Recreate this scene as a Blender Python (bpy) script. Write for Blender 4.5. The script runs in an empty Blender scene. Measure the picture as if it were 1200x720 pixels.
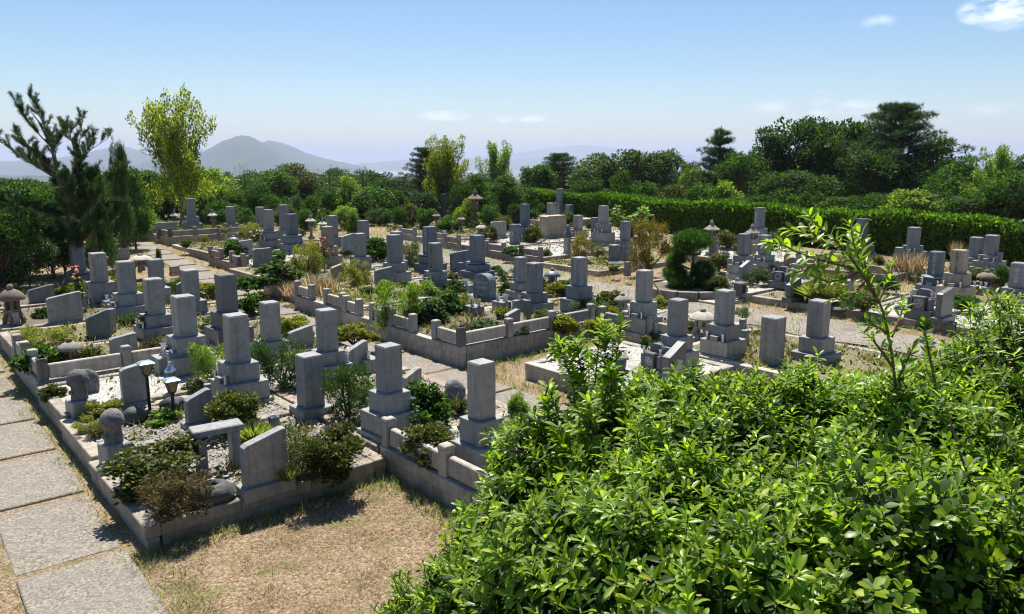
import bpy, bmesh, math, random
import numpy as np
from mathutils import Vector, Matrix
S = bpy.context.scene
C = S.collection
PI = math.pi
R = math.radians
# ------------------------------------------------------------------ survey
F, HOR, H = 900.0, 187.0, 4.0            # focal length and horizon of the photograph, eye height above the lawn
PITCH = math.atan((360 - HOR) / F)
YAW = R(41)                              # the cemetery grid
U = (-math.sin(YAW), math.cos(YAW)); V = (math.cos(YAW), math.sin(YAW))
def smooth(a, b, t):
    t = min(1, max(0, (t - a) / (b - a))); return t * t * (3 - 2 * t)
def gz(x, y):
    d = math.hypot(x, y)
    z = max(0, (min(d, 62) - 15) * 0.012)
    if d > 62: z -= (d - 62) * 0.10 if d < 140 else 7.8 + (d - 140) * .28
    z = max(z, -150)
    b = 2.35 * (1 - smooth(1.6, 5.9, y)) * smooth(-2.6, -.9, x + max(0, y - 4) * .3)
    return max(z, b) if y < 6 and d < 30 else z
def at(px, py, zo=0.0):
    dx = (px - 600) / F; dy = -(py - 360) / F
    D = (dx, math.cos(PITCH) + dy * math.sin(PITCH), -math.sin(PITCH) + dy * math.cos(PITCH))
    t = (zo - H) / D[2]
    for _ in range(30):
        x, y = D[0] * t, D[1] * t
        d = math.hypot(x, y)
        t = (max(0, (d - 15) * 0.012) + zo - H) / D[2]
    x, y = D[0] * t, D[1] * t
    return Vector((x, y, max(0, (math.hypot(x, y) - 15) * 0.012) + zo))
def height_of(p, py):                     # height above p of a point seen at picture row py
    return H - math.tan(PITCH + math.atan((py - 360) / F)) * p.y - p.z
def depth(p): return p.y * math.cos(PITCH) + (H - p.z) * math.sin(PITCH)
def metres(p, px): return px * depth(p) / F
def at_dist(px, d, zo=0.0):
    az = math.atan((px - 600) / (F * math.cos(PITCH) + 173 * math.sin(PITCH)))
    x, y = d * math.sin(az), d * math.cos(az)
    return Vector((x, y, gz(x, y) + zo))
def g2w(u, v, z=0.0):
    x = U[0] * u + V[0] * v; y = U[1] * u + V[1] * v
    return Vector((x, y, gz(x, y) + z))
def back(p, m):                           # push a point m metres away from the eye
    d = math.hypot(p.x, p.y); k = (d + m) / d
    return Vector((p.x * k, p.y * k, p.z))
# ------------------------------------------------------------------ tagging
def tag(o, label=None, cat=None, group=None, kind=None):
    if label: o['label'] = label
    if cat: o['category'] = cat
    if group: o['group'] = group
    if kind: o['kind'] = kind
    return o
def empty(name, loc, rz=0.0, label=None, cat=None, group=None):
    o = bpy.data.objects.new(name, None); C.objects.link(o)
    o.location = loc; o.rotation_euler = (0, 0, rz); o.empty_display_size = .2
    return tag(o, label, cat, group)
def link(name, me, parent=None, loc=None, rz=0.0):
    o = bpy.data.objects.new(name, me); C.objects.link(o)
    if parent is not None: o.parent = parent
    if loc is not None: o.location = loc
    if rz: o.rotation_euler = (0, 0, rz)
    return o
# ------------------------------------------------------------------ materials
MATS = {}
def nodes(name):
    m = bpy.data.materials.new(name); m.use_nodes = True
    nt = m.node_tree; nt.nodes.clear(); MATS[name] = m
    return m, nt, nt.nodes, nt.links
def N(ns, t, **k):
    n = ns.new(t)
    for a, b in k.items():
        if a in n.inputs: n.inputs[a].default_value = b
        else: setattr(n, a, b)
    return n
def ramp(ns, stops, interp='LINEAR'):
    r = ns.new('ShaderNodeValToRGB'); r.color_ramp.interpolation = interp
    e = r.color_ramp.elements
    while len(e) > 1: e.remove(e[-1])
    e[0].position = stops[0][0]; e[0].color = (*stops[0][1], 1)
    for p, c in stops[1:]:
        x = e.new(p); x.color = (*c, 1)
    return r
def mixc(ns, ls, fac, a, b, mode='MIX'):
    m = ns.new('ShaderNodeMix'); m.data_type = 'RGBA'; m.blend_type = mode
    for s, v in ((m.inputs[0], fac), (m.inputs[6], a), (m.inputs[7], b)):
        if hasattr(v, 'links'): ls.new(v, s)
        elif isinstance(v, (int, float)): s.default_value = v
        else: s.default_value = (*v, 1)
    return m.outputs[2]
def stone(name, c1, c2, grain=90., rough=.5, speck=.5, stain=.5, bump=.15, stainc=None, world=False):
    m, nt, ns, ls = nodes(name)
    tc = N(ns, 'ShaderNodeTexCoord'); co = tc.outputs['Object']
    if world: co = N(ns, 'ShaderNodeNewGeometry').outputs['Position']
    oi = N(ns, 'ShaderNodeObjectInfo')
    va = N(ns, 'ShaderNodeVectorMath', operation='ADD'); ls.new(co, va.inputs[0])
    if not world:
        cm = N(ns, 'ShaderNodeVectorMath', operation='SCALE'); cm.inputs[0].default_value = (31, 17, 23)
        ls.new(oi.outputs['Random'], cm.inputs['Scale']); ls.new(cm.outputs[0], va.inputs[1])
    co = va.outputs[0]
    n1 = N(ns, 'ShaderNodeTexNoise', Scale=grain, Detail=3, Roughness=.7); ls.new(co, n1.inputs['Vector'])
    n2 = N(ns, 'ShaderNodeTexNoise', Scale=2.3, Detail=6, Roughness=.65); ls.new(co, n2.inputs['Vector'])
    n3 = N(ns, 'ShaderNodeTexNoise', Scale=9., Detail=4, Roughness=.6); ls.new(co, n3.inputs['Vector'])
    r1 = ramp(ns, [(.36, (0, 0, 0)), (.62, (1, 1, 1))]); ls.new(n1.outputs[0], r1.inputs[0])
    f = N(ns, 'ShaderNodeMath', operation='MULTIPLY'); ls.new(r1.outputs[0], f.inputs[0]); f.inputs[1].default_value = speck
    col = mixc(ns, ls, f.outputs[0], c1, c2)
    r2 = ramp(ns, [(.40, (0, 0, 0)), (.66, (1, 1, 1))]); ls.new(n2.outputs[0], r2.inputs[0])
    f2 = N(ns, 'ShaderNodeMath', operation='MULTIPLY'); ls.new(r2.outputs[0], f2.inputs[0]); f2.inputs[1].default_value = stain
    col = mixc(ns, ls, f2.outputs[0], col, stainc or tuple(.55 * x for x in c1))
    r3 = ramp(ns, [(.3, (.78, .78, .78)), (.7, (1.12, 1.12, 1.12))]); ls.new(n3.outputs[0], r3.inputs[0])
    col = mixc(ns, ls, 1.0, col, r3.outputs[0], 'MULTIPLY')
    if not world:
        rr = ramp(ns, [(0, (.82, .83, .86)), (.5, (1, 1, 1)), (1, (1.16, 1.13, 1.07))]); ls.new(oi.outputs['Random'], rr.inputs[0])
        col = mixc(ns, ls, 1.0, col, rr.outputs[0], 'MULTIPLY')
    # rain streaks and lichen
    mpp = N(ns, 'ShaderNodeMapping'); mpp.inputs['Scale'].default_value = (14, 14, .9); ls.new(co, mpp.inputs[0])
    n4 = N(ns, 'ShaderNodeTexNoise', Scale=1., Detail=3, Roughness=.5); ls.new(mpp.outputs[0], n4.inputs['Vector'])
    r4 = ramp(ns, [(.48, (1, 1, 1)), (.72, (.70, .69, .66))]); ls.new(n4.outputs[0], r4.inputs[0])
    if not world: col = mixc(ns, ls, 1., col, r4.outputs[0], 'MULTIPLY')
    n5 = N(ns, 'ShaderNodeTexNoise', Scale=6., Detail=8, Roughness=.75); ls.new(co, n5.inputs['Vector'])
    r5 = ramp(ns, [(.60, (0, 0, 0)), (.68, (.6, .6, .6))]); ls.new(n5.outputs[0], r5.inputs[0])
    col = mixc(ns, ls, r5.outputs[0], col, tuple(x * .5 for x in c1) if not world else (.42, .39, .34))
    b = N(ns, 'ShaderNodeBsdfPrincipled', Roughness=rough); ls.new(col, b.inputs['Base Color'])
    bp = N(ns, 'ShaderNodeBump', Strength=bump, Distance=.02); ls.new(n1.outputs[0], bp.inputs['Height']); ls.new(bp.outputs[0], b.inputs['Normal'])
    ro = N(ns, 'ShaderNodeMapRange'); ro.inputs[3].default_value = rough - .12; ro.inputs[4].default_value = rough + .18
    ls.new(n3.outputs[0], ro.inputs[0]); ls.new(ro.outputs[0], b.inputs['Roughness'])
    o = N(ns, 'ShaderNodeOutputMaterial'); ls.new(b.outputs[0], o.inputs[0])
    return m
def plain(name, col, rough=.5, metal=0., grain=20., var=.25):
    m, nt, ns, ls = nodes(name)
    tc = N(ns, 'ShaderNodeTexCoord')
    n = N(ns, 'ShaderNodeTexNoise', Scale=grain, Detail=4); ls.new(tc.outputs['Object'], n.inputs['Vector'])
    c = mixc(ns, ls, n.outputs[0], tuple(x * (1 - var) for x in col), tuple(x * (1 + var) for x in col))
    b = N(ns, 'ShaderNodeBsdfPrincipled', Roughness=rough, Metallic=metal); ls.new(c, b.inputs['Base Color'])
    o = N(ns, 'ShaderNodeOutputMaterial'); ls.new(b.outputs[0], o.inputs[0])
    return m
def leaf(name, stops, trans=.35, rough=.6, spec=.2, tint=(.9, 1.0, .35)):
    """per-leaf colour from Random Per Island, light through the blade"""
    m, nt, ns, ls = nodes(name)
    g = N(ns, 'ShaderNodeNewGeometry')
    r = ramp(ns, stops); ls.new(g.outputs['Random Per Island'], r.inputs[0])
    oi = N(ns, 'ShaderNodeObjectInfo')
    hv = N(ns, 'ShaderNodeHueSaturation'); ls.new(r.outputs[0], hv.inputs['Color'])
    mr = N(ns, 'ShaderNodeMapRange'); mr.inputs[3].default_value = .8; mr.inputs[4].default_value = 1.2
    ls.new(oi.outputs['Random'], mr.inputs[0]); ls.new(mr.outputs[0], hv.inputs['Value'])
    b = N(ns, 'ShaderNodeBsdfPrincipled', Roughness=rough); b.inputs['Specular IOR Level'].default_value = spec
    ls.new(hv.outputs[0], b.inputs['Base Color'])
    t = N(ns, 'ShaderNodeBsdfTranslucent')
    tc = mixc(ns, ls, 1.0, hv.outputs[0], tuple(1.9 * x for x in tint), 'MULTIPLY'); ls.new(tc, t.inputs['Color'])
    mx = N(ns, 'ShaderNodeMixShader'); mx.inputs[0].default_value = trans
    ls.new(b.outputs[0], mx.inputs[1]); ls.new(t.outputs[0], mx.inputs[2])
    o = N(ns, 'ShaderNodeOutputMaterial'); ls.new(mx.outputs[0], o.inputs[0])
    return m
M = MATS
stone('grey_granite', (.345, .34, .33), (.14, .14, .138), 90, .5, .55, .35)
stone('blue_granite', (.19, .225, .26), (.07, .09, .11), 120, .42, .6, .4)
stone('dark_granite', (.19, .19, .20), (.06, .06, .068), 120, .4, .6, .35)
stone('tan_granite', (.46, .375, .28), (.24, .195, .15), 110, .6, .5, .45)
stone('pale_granite', (.50, .46, .40), (.30, .275, .235), 100, .75, .45, .6, .25, (.2, .18, .15))
stone('kerb_stone', (.44, .385, .31), (.24, .205, .165), 70, .85, .5, .7, .35, (.15, .13, .10))
stone('pink_kerb', (.38, .30, .26), (.22, .17, .14), 70, .8, .5, .55, .3, (.17, .14, .12))
stone('lantern_stone', (.34, .31, .27), (.18, .16, .14), 60, .9, .5, .7, .5, (.11, .105, .08))
stone('brown_lantern', (.27, .2, .155), (.14, .105, .085), 60, .9, .5, .6, .5, (.08, .06, .05))
stone('slab_concrete', (.385, .325, .255), (.13, .115, .095), 34, .9, 1.0, .6, 1., (.2, .185, .16), world=True)
stone('rock', (.21, .205, .2), (.09, .09, .09), 14, .85, .7, .5, 1., (.07, .07, .06))
stone('dark_rock', (.085, .09, .085), (.03, .035, .035), 10, .7, .7, .5, 1.)
stone('slate', (.16, .20, .19), (.08, .1, .1), 60, .55, .5, .4)
plain('mortar', (.35, .33, .3), .9)
plain('carved_pale', (.5, .5, .48), .8)
plain('carved_dark', (.035, .037, .04), .7)
plain('steel', (.6, .62, .65), .3, 1., 8, .1)
plain('dark_metal', (.02, .02, .02), .45, .6)
plain('lamp_roof', (.33, .46, .50), .35, .5, 14, .15)
plain('amber_glass', (.24, .17, .055), .18)
plain('purple_stone', (.06, .05, .10), .4)
plain('bark', (.10, .075, .055), .9, 0, 30, .4)
plain('pale_bark', (.22, .19, .15), .9, 0, 30, .35)
plain('red_bark', (.20, .10, .065), .85, 0, 30, .35)
plain('cane', (.36, .25, .14), .7, 0, 30, .25)
plain('weathered_wood', (.16, .10, .06), .85, 0, 30, .35)
plain('red_flower', (.5, .03, .02), .6); plain('dark_red_flower', (.20, .012, .02), .6)
plain('yellow_flower', (.72, .62, .25), .6); plain('orange_flower', (.6, .25, .09), .6); plain('pink_flower', (.75, .18, .2), .6)
plain('white_flower', (.75, .75, .7), .6)
leaf('leaf_fore', [(0, (.018, .045, .004)), (.3, (.055, .115, .005)), (.65, (.14, .225, .008)), (.88, (.25, .33, .012)), (1, (.36, .42, .03))], .42, .48, .28)
leaf('leaf_shoot', [(0, (.09, .17, .012)), (.5, (.19, .30, .018)), (1, (.32, .42, .04))], .5, .38, .5)
leaf('leaf_hedge', [(0, (.025, .065, .008)), (.5, (.075, .155, .016)), (1, (.16, .26, .03))], .5, .5, .3)
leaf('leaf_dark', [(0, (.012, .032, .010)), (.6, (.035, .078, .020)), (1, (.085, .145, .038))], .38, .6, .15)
leaf('leaf_green', [(0, (.012, .035, .008)), (.6, (.04, .095, .018)), (1, (.11, .19, .035))], .38, .6, .15)
leaf('leaf_light', [(0, (.04, .08, .01)), (.5, (.12, .20, .025)), (1, (.28, .35, .06))], .45, .5, .3)
leaf('leaf_spring', [(0, (.05, .075, .008)), (.5, (.16, .20, .018)), (1, (.38, .40, .06))], .45, .6, .15)
leaf('leaf_yellow', [(0, (.05, .065, .01)), (.5, (.16, .18, .02)), (1, (.34, .30, .045))], .4, .5, .3)
leaf('leaf_greygreen', [(0, (.02, .04, .018)), (.6, (.06, .10, .04)), (1, (.14, .19, .085))], .35, .65, .12)
leaf('leaf_pine', [(0, (.010, .03, .010)), (.6, (.035, .08, .024)), (1, (.10, .16, .05))], .3, .5, .3)
leaf('leaf_brown', [(0, (.03, .022, .012)), (.5, (.085, .06, .02)), (1, (.16, .13, .04))], .3, .6, .2)
leaf('leaf_olive', [(0, (.02, .035, .007)), (.45, (.06, .08, .015)), (.85, (.12, .13, .02)), (1, (.26, .22, .04))], .3, .5, .3)
leaf('leaf_red', [(0, (.06, .07, .015)), (.5, (.16, .15, .03)), (1, (.32, .14, .04))], .4, .5, .3)
leaf('leaf_far', [(0, (.02, .042, .016)), (.6, (.055, .095, .03)), (1, (.09, .13, .045))], .3, .6, .2)
leaf('leaf_old_shaded', [(0, (.006, .018, .003)), (.6, (.02, .05, .006)), (1, (.06, .12, .01))], .3, .6, .15)  # older inner leaves, coloured extra dark so the shrub's gaps look shaded
leaf('straw', [(0, (.16, .12, .07)), (.5, (.36, .28, .18)), (1, (.55, .47, .33))], .35, .7, .15, (1, .85, .6))
leaf('grass_green', [(0, (.06, .10, .02)), (.5, (.17, .22, .05)), (1, (.38, .34, .14))], .4, .6, .2)
def ground_mat():
    m, nt, ns, ls = nodes('dry_lawn')
    g = N(ns, 'ShaderNodeNewGeometry'); co = g.outputs['Position']
    a = N(ns, 'ShaderNodeTexNoise', Scale=.55, Detail=7, Roughness=.6); ls.new(co, a.inputs['Vector'])
    b = N(ns, 'ShaderNodeTexNoise', Scale=28., Detail=5, Roughness=.75); ls.new(co, b.inputs['Vector'])
    c = N(ns, 'ShaderNodeTexNoise', Scale=2.2, Detail=5); ls.new(co, c.inputs['Vector'])
    r1 = ramp(ns, [(.30, (.09, .06, .036)), (.44, (.22, .155, .10)), (.56, (.40, .30, .20)), (.68, (.58, .47, .34))]); ls.new(b.outputs[0], r1.inputs[0])
    r2 = ramp(ns, [(.3, (.09, .085, .03)), (.7, (.27, .24, .10))]); ls.new(b.outputs[0], r2.inputs[0])
    f = ramp(ns, [(.50, (0, 0, 0)), (.68, (.9, .9, .9))]); ls.new(c.outputs[0], f.inputs[0])
    col = mixc(ns, ls, f.outputs[0], r1.outputs[0], r2.outputs[0])
    r3 = ramp(ns, [(.3, (.75, .72, .68)), (.7, (1.1, 1.1, 1.1))]); ls.new(a.outputs[0], r3.inputs[0])
    col = mixc(ns, ls, 1., col, r3.outputs[0], 'MULTIPLY')
    # beyond the hill crest the land is wooded, farther out it is a built-up plain
    ln = N(ns, 'ShaderNodeVectorMath', operation='LENGTH'); ls.new(co, ln.inputs[0])
    fr = N(ns, 'ShaderNodeMapRange'); fr.inputs[1].default_value = 55; fr.inputs[2].default_value = 85; ls.new(ln.outputs['Value'], fr.inputs[0])
    wn = N(ns, 'ShaderNodeTexNoise', Scale=.02, Detail=8, Roughness=.7); ls.new(co, wn.inputs['Vector'])
    rw = ramp(ns, [(.3, (.02, .045, .02)), (.55, (.05, .09, .035)), (.7, (.16, .17, .14))]); ls.new(wn.outputs[0], rw.inputs[0])
    col = mixc(ns, ls, fr.outputs[0], col, rw.outputs[0])
    fr2 = N(ns, 'ShaderNodeMapRange'); fr2.inputs[1].default_value = 900; fr2.inputs[2].default_value = 2200; ls.new(ln.outputs['Value'], fr2.inputs[0])
    vo = N(ns, 'ShaderNodeTexVoronoi', Scale=.012); ls.new(co, vo.inputs['Vector'])
    rv = ramp(ns, [(0, (.12, .13, .12)), (.5, (.3, .3, .3)), (1, (.5, .5, .5))]); ls.new(vo.outputs['Color'], rv.inputs[0])
    col = mixc(ns, ls, fr2.outputs[0], col, rv.outputs[0])
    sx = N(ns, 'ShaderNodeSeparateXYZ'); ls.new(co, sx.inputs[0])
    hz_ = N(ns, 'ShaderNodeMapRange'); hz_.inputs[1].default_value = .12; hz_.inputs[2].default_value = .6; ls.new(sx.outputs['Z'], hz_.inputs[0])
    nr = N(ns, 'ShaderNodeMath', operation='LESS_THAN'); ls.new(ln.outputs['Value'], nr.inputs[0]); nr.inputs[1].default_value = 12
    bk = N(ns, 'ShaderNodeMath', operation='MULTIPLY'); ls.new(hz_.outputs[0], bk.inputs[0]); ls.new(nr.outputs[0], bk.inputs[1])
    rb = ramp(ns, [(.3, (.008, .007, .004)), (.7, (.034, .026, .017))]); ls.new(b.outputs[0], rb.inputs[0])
    col = mixc(ns, ls, bk.outputs[0], col, rb.outputs[0])                 # bank leaf mould, darkened further to paint in shade beneath the shrubs
    p = N(ns, 'ShaderNodeBsdfPrincipled', Roughness=.95); ls.new(col, p.inputs['Base Color']); p.inputs['Specular IOR Level'].default_value = .1
    bp = N(ns, 'ShaderNodeBump', Strength=.9, Distance=.03); ls.new(b.outputs[0], bp.inputs['Height']); ls.new(bp.outputs[0], p.inputs['Normal'])
    o = N(ns, 'ShaderNodeOutputMaterial'); ls.new(p.outputs[0], o.inputs[0])
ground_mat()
def gravel(name, stops, scale=45.):
    m, nt, ns, ls = nodes(name)
    co = N(ns, 'ShaderNodeNewGeometry').outputs['Position']
    v = N(ns, 'ShaderNodeTexVoronoi', Scale=scale); ls.new(co, v.inputs['Vector'])
    n = N(ns, 'ShaderNodeTexNoise', Scale=1.7, Detail=5); ls.new(co, n.inputs['Vector'])
    r = ramp(ns, stops); ls.new(v.outputs['Color'], r.inputs[0])
    rd = ramp(ns, [(.0, (1, 1, 1)), (.42, (.9, .9, .9)), (.75, (.35, .33, .3))]); ls.new(v.outputs['Distance'], rd.inputs[0])
    col = mixc(ns, ls, 1., r.outputs[0], rd.outputs[0], 'MULTIPLY')
    f = ramp(ns, [(.5, (0, 0, 0)), (.72, (.75, .75, .75))]); ls.new(n.outputs[0], f.inputs[0])
    col = mixc(ns, ls, f.outputs[0], col, (.14, .11, .075))
    p = N(ns, 'ShaderNodeBsdfPrincipled', Roughness=.85); ls.new(col, p.inputs['Base Color'])
    bp = N(ns, 'ShaderNodeBump', Strength=1., Distance=.02); bp.invert = True
    ls.new(v.outputs['Distance'], bp.inputs['Height']); ls.new(bp.outputs[0], p.inputs['Normal'])
    o = N(ns, 'ShaderNodeOutputMaterial'); ls.new(p.outputs[0], o.inputs[0])
gravel('grey_gravel', [(0, (.13, .115, .10)), (.5, (.30, .265, .235)), (1, (.56, .51, .47))])
gravel('white_gravel', [(0, (.45, .43, .4)), (.5, (.66, .64, .6)), (1, (.8, .78, .75))])
gravel('soil', [(0, (.10, .08, .055)), (.5, (.24, .19, .13)), (1, (.40, .33, .23))], 60.)
gravel('weedy_soil', [(0, (.09, .09, .035)), (.5, (.25, .22, .10)), (1, (.42, .35, .2))], 38.)
gravel('road_dirt', [(0, (.26, .225, .18)), (.5, (.36, .315, .25)), (1, (.47, .42, .35))], 38.)
def wall_mat():
    m, nt, ns, ls = nodes('far_hill')
    co = N(ns, 'ShaderNodeNewGeometry').outputs['Position']
    n = N(ns, 'ShaderNodeTexNoise', Scale=.006, Detail=8, Roughness=.65); ls.new(co, n.inputs['Vector'])
    r = ramp(ns, [(.3, (.012, .03, .018)), (.6, (.035, .065, .03)), (.75, (.08, .10, .06))]); ls.new(n.outputs[0], r.inputs[0])
    p = N(ns, 'ShaderNodeBsdfPrincipled', Roughness=1.); ls.new(r.outputs[0], p.inputs['Base Color'])
    o = N(ns, 'ShaderNodeOutputMaterial'); ls.new(p.outputs[0], o.inputs[0])
wall_mat()
# ------------------------------------------------------------------ solid mesh builder
class MB:
    def __init__(s): s.bm = bmesh.new()
    def _bev(s, geom_verts, w, seg=1):
        if w <= 0: return
        vs = set(geom_verts); es = [e for e in s.bm.edges if e.verts[0] in vs and e.verts[1] in vs]
        bmesh.ops.bevel(s.bm, geom=es, offset=w, segments=seg, affect='EDGES', clamp_overlap=True)
    def box(s, cx, cy, z0, sx, sy, sz, bev=.006, top=1.0, rz=0., slant=0., bulge=0.):
        v = []
        for k, z in enumerate((z0, z0 + sz)):
            f = top if k else 1.
            for a, b in ((-1, -1), (1, -1), (1, 1), (-1, 1)):
                x, y = a * sx / 2 * f, b * sy / 2 * f
                zz = z + (slant * (a + 1) / 2 if k else 0)
                if rz: x, y = x * math.cos(rz) - y * math.sin(rz), x * math.sin(rz) + y * math.cos(rz)
                v.append(s.bm.verts.new((cx + x, cy + y, zz)))
        for f in ((3, 2, 1, 0), (4, 5, 6, 7), (0, 1, 5, 4), (1, 2, 6, 5), (2, 3, 7, 6), (3, 0, 4, 7)):
            s.bm.faces.new([v[i] for i in f])
        s._bev(v, bev); return s
    def prism(s, pts, axis_len, cx=0, cy=0, z=0, bev=.006, axis='y'):
        """outline pts (a, z) extruded along y or x, centred"""
        A, B = [], []
        for a, zz in pts:
            if axis == 'y': A.append(s.bm.verts.new((cx + a, cy - axis_len / 2, z + zz))); B.append(s.bm.verts.new((cx + a, cy + axis_len / 2, z + zz)))
            else: A.append(s.bm.verts.new((cx + axis_len / 2, cy + a, z + zz))); B.append(s.bm.verts.new((cx - axis_len / 2, cy + a, z + zz)))
        n = len(pts)
        s.bm.faces.new(A); s.bm.faces.new(B[::-1])
        for i in range(n): s.bm.faces.new((A[i], B[i], B[(i + 1) % n], A[(i + 1) % n]))
        bmesh.ops.recalc_face_normals(s.bm, faces=s.bm.faces[:])
        s._bev(A + B, bev); return s
    def lathe(s, prof, cx=0, cy=0, z=0, seg=20, rot=0., sx=1., sy=1., jit=0., rnd=None):
        rings = []
        for r, h in prof:
            ring = []
            for i in range(seg):
                a = rot + 2 * PI * i / seg
                j = 1 + (rnd.uniform(-jit, jit) if rnd else 0)
                ring.append(s.bm.verts.new((cx + r * sx * j * math.cos(a), cy + r * sy * j * math.sin(a), z + h)))
            rings.append(ring)
        for p, q in zip(rings, rings[1:]):
            for i in range(seg): s.bm.faces.new((p[i], p[(i + 1) % seg], q[(i + 1) % seg], q[i]))
        s.bm.faces.new(rings[0][::-1]); s.bm.faces.new(rings[-1]); return s
    def tube(s, pts, rad, seg=6):
        pts = [Vector(p) for p in pts]; n = len(pts)
        if not hasattr(rad, '__len__'): rad = [rad] * n
        rings = []
        for i, p in enumerate(pts):
            d = (pts[min(i + 1, n - 1)] - pts[max(i - 1, 0)]).normalized()
            a = d.orthogonal().normalized() if i == 0 else (rings_a - d * rings_a.dot(d)).normalized()
            rings_a = a; b = d.cross(a)
            rings.append([s.bm.verts.new(p + (a * math.cos(t) + b * math.sin(t)) * rad[i]) for t in [2 * PI * k / seg for k in range(seg)]])
        for p, q in zip(rings, rings[1:]):
            for i in range(seg): s.bm.faces.new((p[i], p[(i + 1) % seg], q[(i + 1) % seg], q[i]))
        s.bm.faces.new(rings[0][::-1]); s.bm.faces.new(rings[-1]); return s
    def ball(s, cx, cy, cz, r, sx=1, sy=1, sz=1, sub=2, jit=0, rnd=None):
        g = bmesh.ops.create_icosphere(s.bm, subdivisions=sub, radius=r)
        for v in g['verts']:
            k = 1 + (rnd.uniform(-jit, jit) if rnd else 0)
            v.co = Vector((cx + v.co.x * sx * k, cy + v.co.y * sy * k, cz + v.co.z * sz * k))
        return s
    def torus(s, cx, cy, cz, R1, r, normal='x', seg=20, k=6):
        rr = []
        for i in range(seg):
            a = 2 * PI * i / seg; ring = []
            for j in range(k):
                b = 2 * PI * j / k; q = R1 + r * math.cos(b); h = r * math.sin(b)
                p = (h, q * math.cos(a), q * math.sin(a)) if normal == 'x' else (q * math.cos(a), h, q * math.sin(a)) if normal == 'y' else (q * math.cos(a), q * math.sin(a), h)
                ring.append(s.bm.verts.new((cx + p[0], cy + p[1], cz + p[2])))
            rr.append(ring)
        for i in range(seg):
            p, q = rr[i], rr[(i + 1) % seg]
            for j in range(k): s.bm.faces.new((p[j], p[(j + 1) % k], q[(j + 1) % k], q[j]))
        return s
    def build(s, name, mat, parent=None, loc=None, rz=0., smooth=False):
        me = bpy.data.meshes.new(name); bmesh.ops.recalc_face_normals(s.bm, faces=s.bm.faces[:])
        s.bm.to_mesh(me); s.bm.free()
        if smooth:
            me.polygons.foreach_set('use_smooth', [True] * len(me.polygons))
            try: me.set_sharp_from_angle(angle=R(50))
            except Exception: pass
        me.materials.append(M[mat] if isinstance(mat, str) else mat)
        return link(name, me, parent, loc, rz)
# ------------------------------------------------------------------ numpy scatter
LEAF = {
 'rhomb': ([(0, 0, 0), (.30, .5, .07), (0, 1, 0), (-.30, .5, .07)], [(0, 1, 2), (0, 2, 3)]),
 'slim': ([(0, 0, 0), (.10, .45, .03), (0, 1, -.05), (-.10, .45, .03)], [(0, 1, 2), (0, 2, 3)]),
 'blade': ([(-.035, 0, 0), (.035, 0, 0), (.022, .6, .06), (-.022, .6, .06), (0, 1, .22)], [(0, 1, 2, 3), (3, 2, 4)]),
 'oval': ([(0, 0, 0), (.11, .25, .03), (0, .28, -.01), (-.11, .25, .03), (.19, .58, .05), (0, .60, 0), (-.19, .58, .05), (.12, .86, .0), (0, .87, -.04), (-.12, .86, .0), (0, 1, -.09)],
          [(0, 1, 2), (0, 2, 3), (2, 1, 4, 5), (3, 2, 5, 6), (5, 4, 7, 8), (6, 5, 8, 9), (8, 7, 10), (9, 8, 10)]),
 'needles': None,
}
_nv, _nf = [], []
for i in range(9):
    a = 2 * PI * i / 9 * 2.4; t = .25 + .6 * (i % 3) / 2
    d = Vector((math.sin(t) * math.cos(a), math.cos(t), math.sin(t) * math.sin(a))); sd = d.orthogonal().normalized() * .035
    k = len(_nv); _nv += [tuple(sd), tuple(-sd), tuple(d)]; _nf.append((k, k + 1, k + 2))
LEAF['needles'] = (_nv, _nf)
def np_mesh(name, V_, faces_list, mat, smooth=False):
    """faces_list: list of (n,k) int arrays"""
    me = bpy.data.meshes.new(name)
    me.vertices.add(len(V_)); me.vertices.foreach_set('co', V_.astype(np.float32).ravel())
    loops = np.concatenate([f.ravel() for f in faces_list]); cnt = np.concatenate([np.full(len(f), f.shape[1]) for f in faces_list])
    me.loops.add(len(loops)); me.loops.foreach_set('vertex_index', loops.astype(np.int32))
    me.polygons.add(len(cnt)); st = np.concatenate([[0], np.cumsum(cnt)[:-1]])
    me.polygons.foreach_set('loop_start', st.astype(np.int32)); me.polygons.foreach_set('loop_total', cnt.astype(np.int32))
    if smooth: me.polygons.foreach_set('use_smooth', np.ones(len(cnt), bool))
    me.update(calc_edges=True); me.validate()
    me.materials.append(M[mat]); return me
def nrm(a): return a / np.maximum(np.linalg.norm(a, axis=1, keepdims=True), 1e-9)
def scatter(name, kind, P, D, NN, size, mat, smooth=False, width=1.):
    """leaves at P pointing along D with face normal near NN"""
    tv, tf = LEAF[kind]; tv = np.array(tv, float)
    D = nrm(D); Sd = nrm(np.cross(D, NN)); Nn = np.cross(Sd, D)
    size = np.broadcast_to(np.asarray(size, float), (len(P),))[:, None, None]
    X = (tv[None, :, 0:1] * width * Sd[:, None, :] + tv[None, :, 1:2] * D[:, None, :] + tv[None, :, 2:3] * Nn[:, None, :]) * size + P[:, None, :]
    k = len(tv); n = len(P); off = (np.arange(n) * k)[:, None]
    fl = []
    for ln in sorted(set(len(f) for f in tf)):
        fs = np.array([f for f in tf if len(f) == ln])
        fl.append((off[:, :, None] + fs[None]).reshape(-1, ln))
    return np_mesh(name, X.reshape(-1, 3), fl, mat, smooth)
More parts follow.
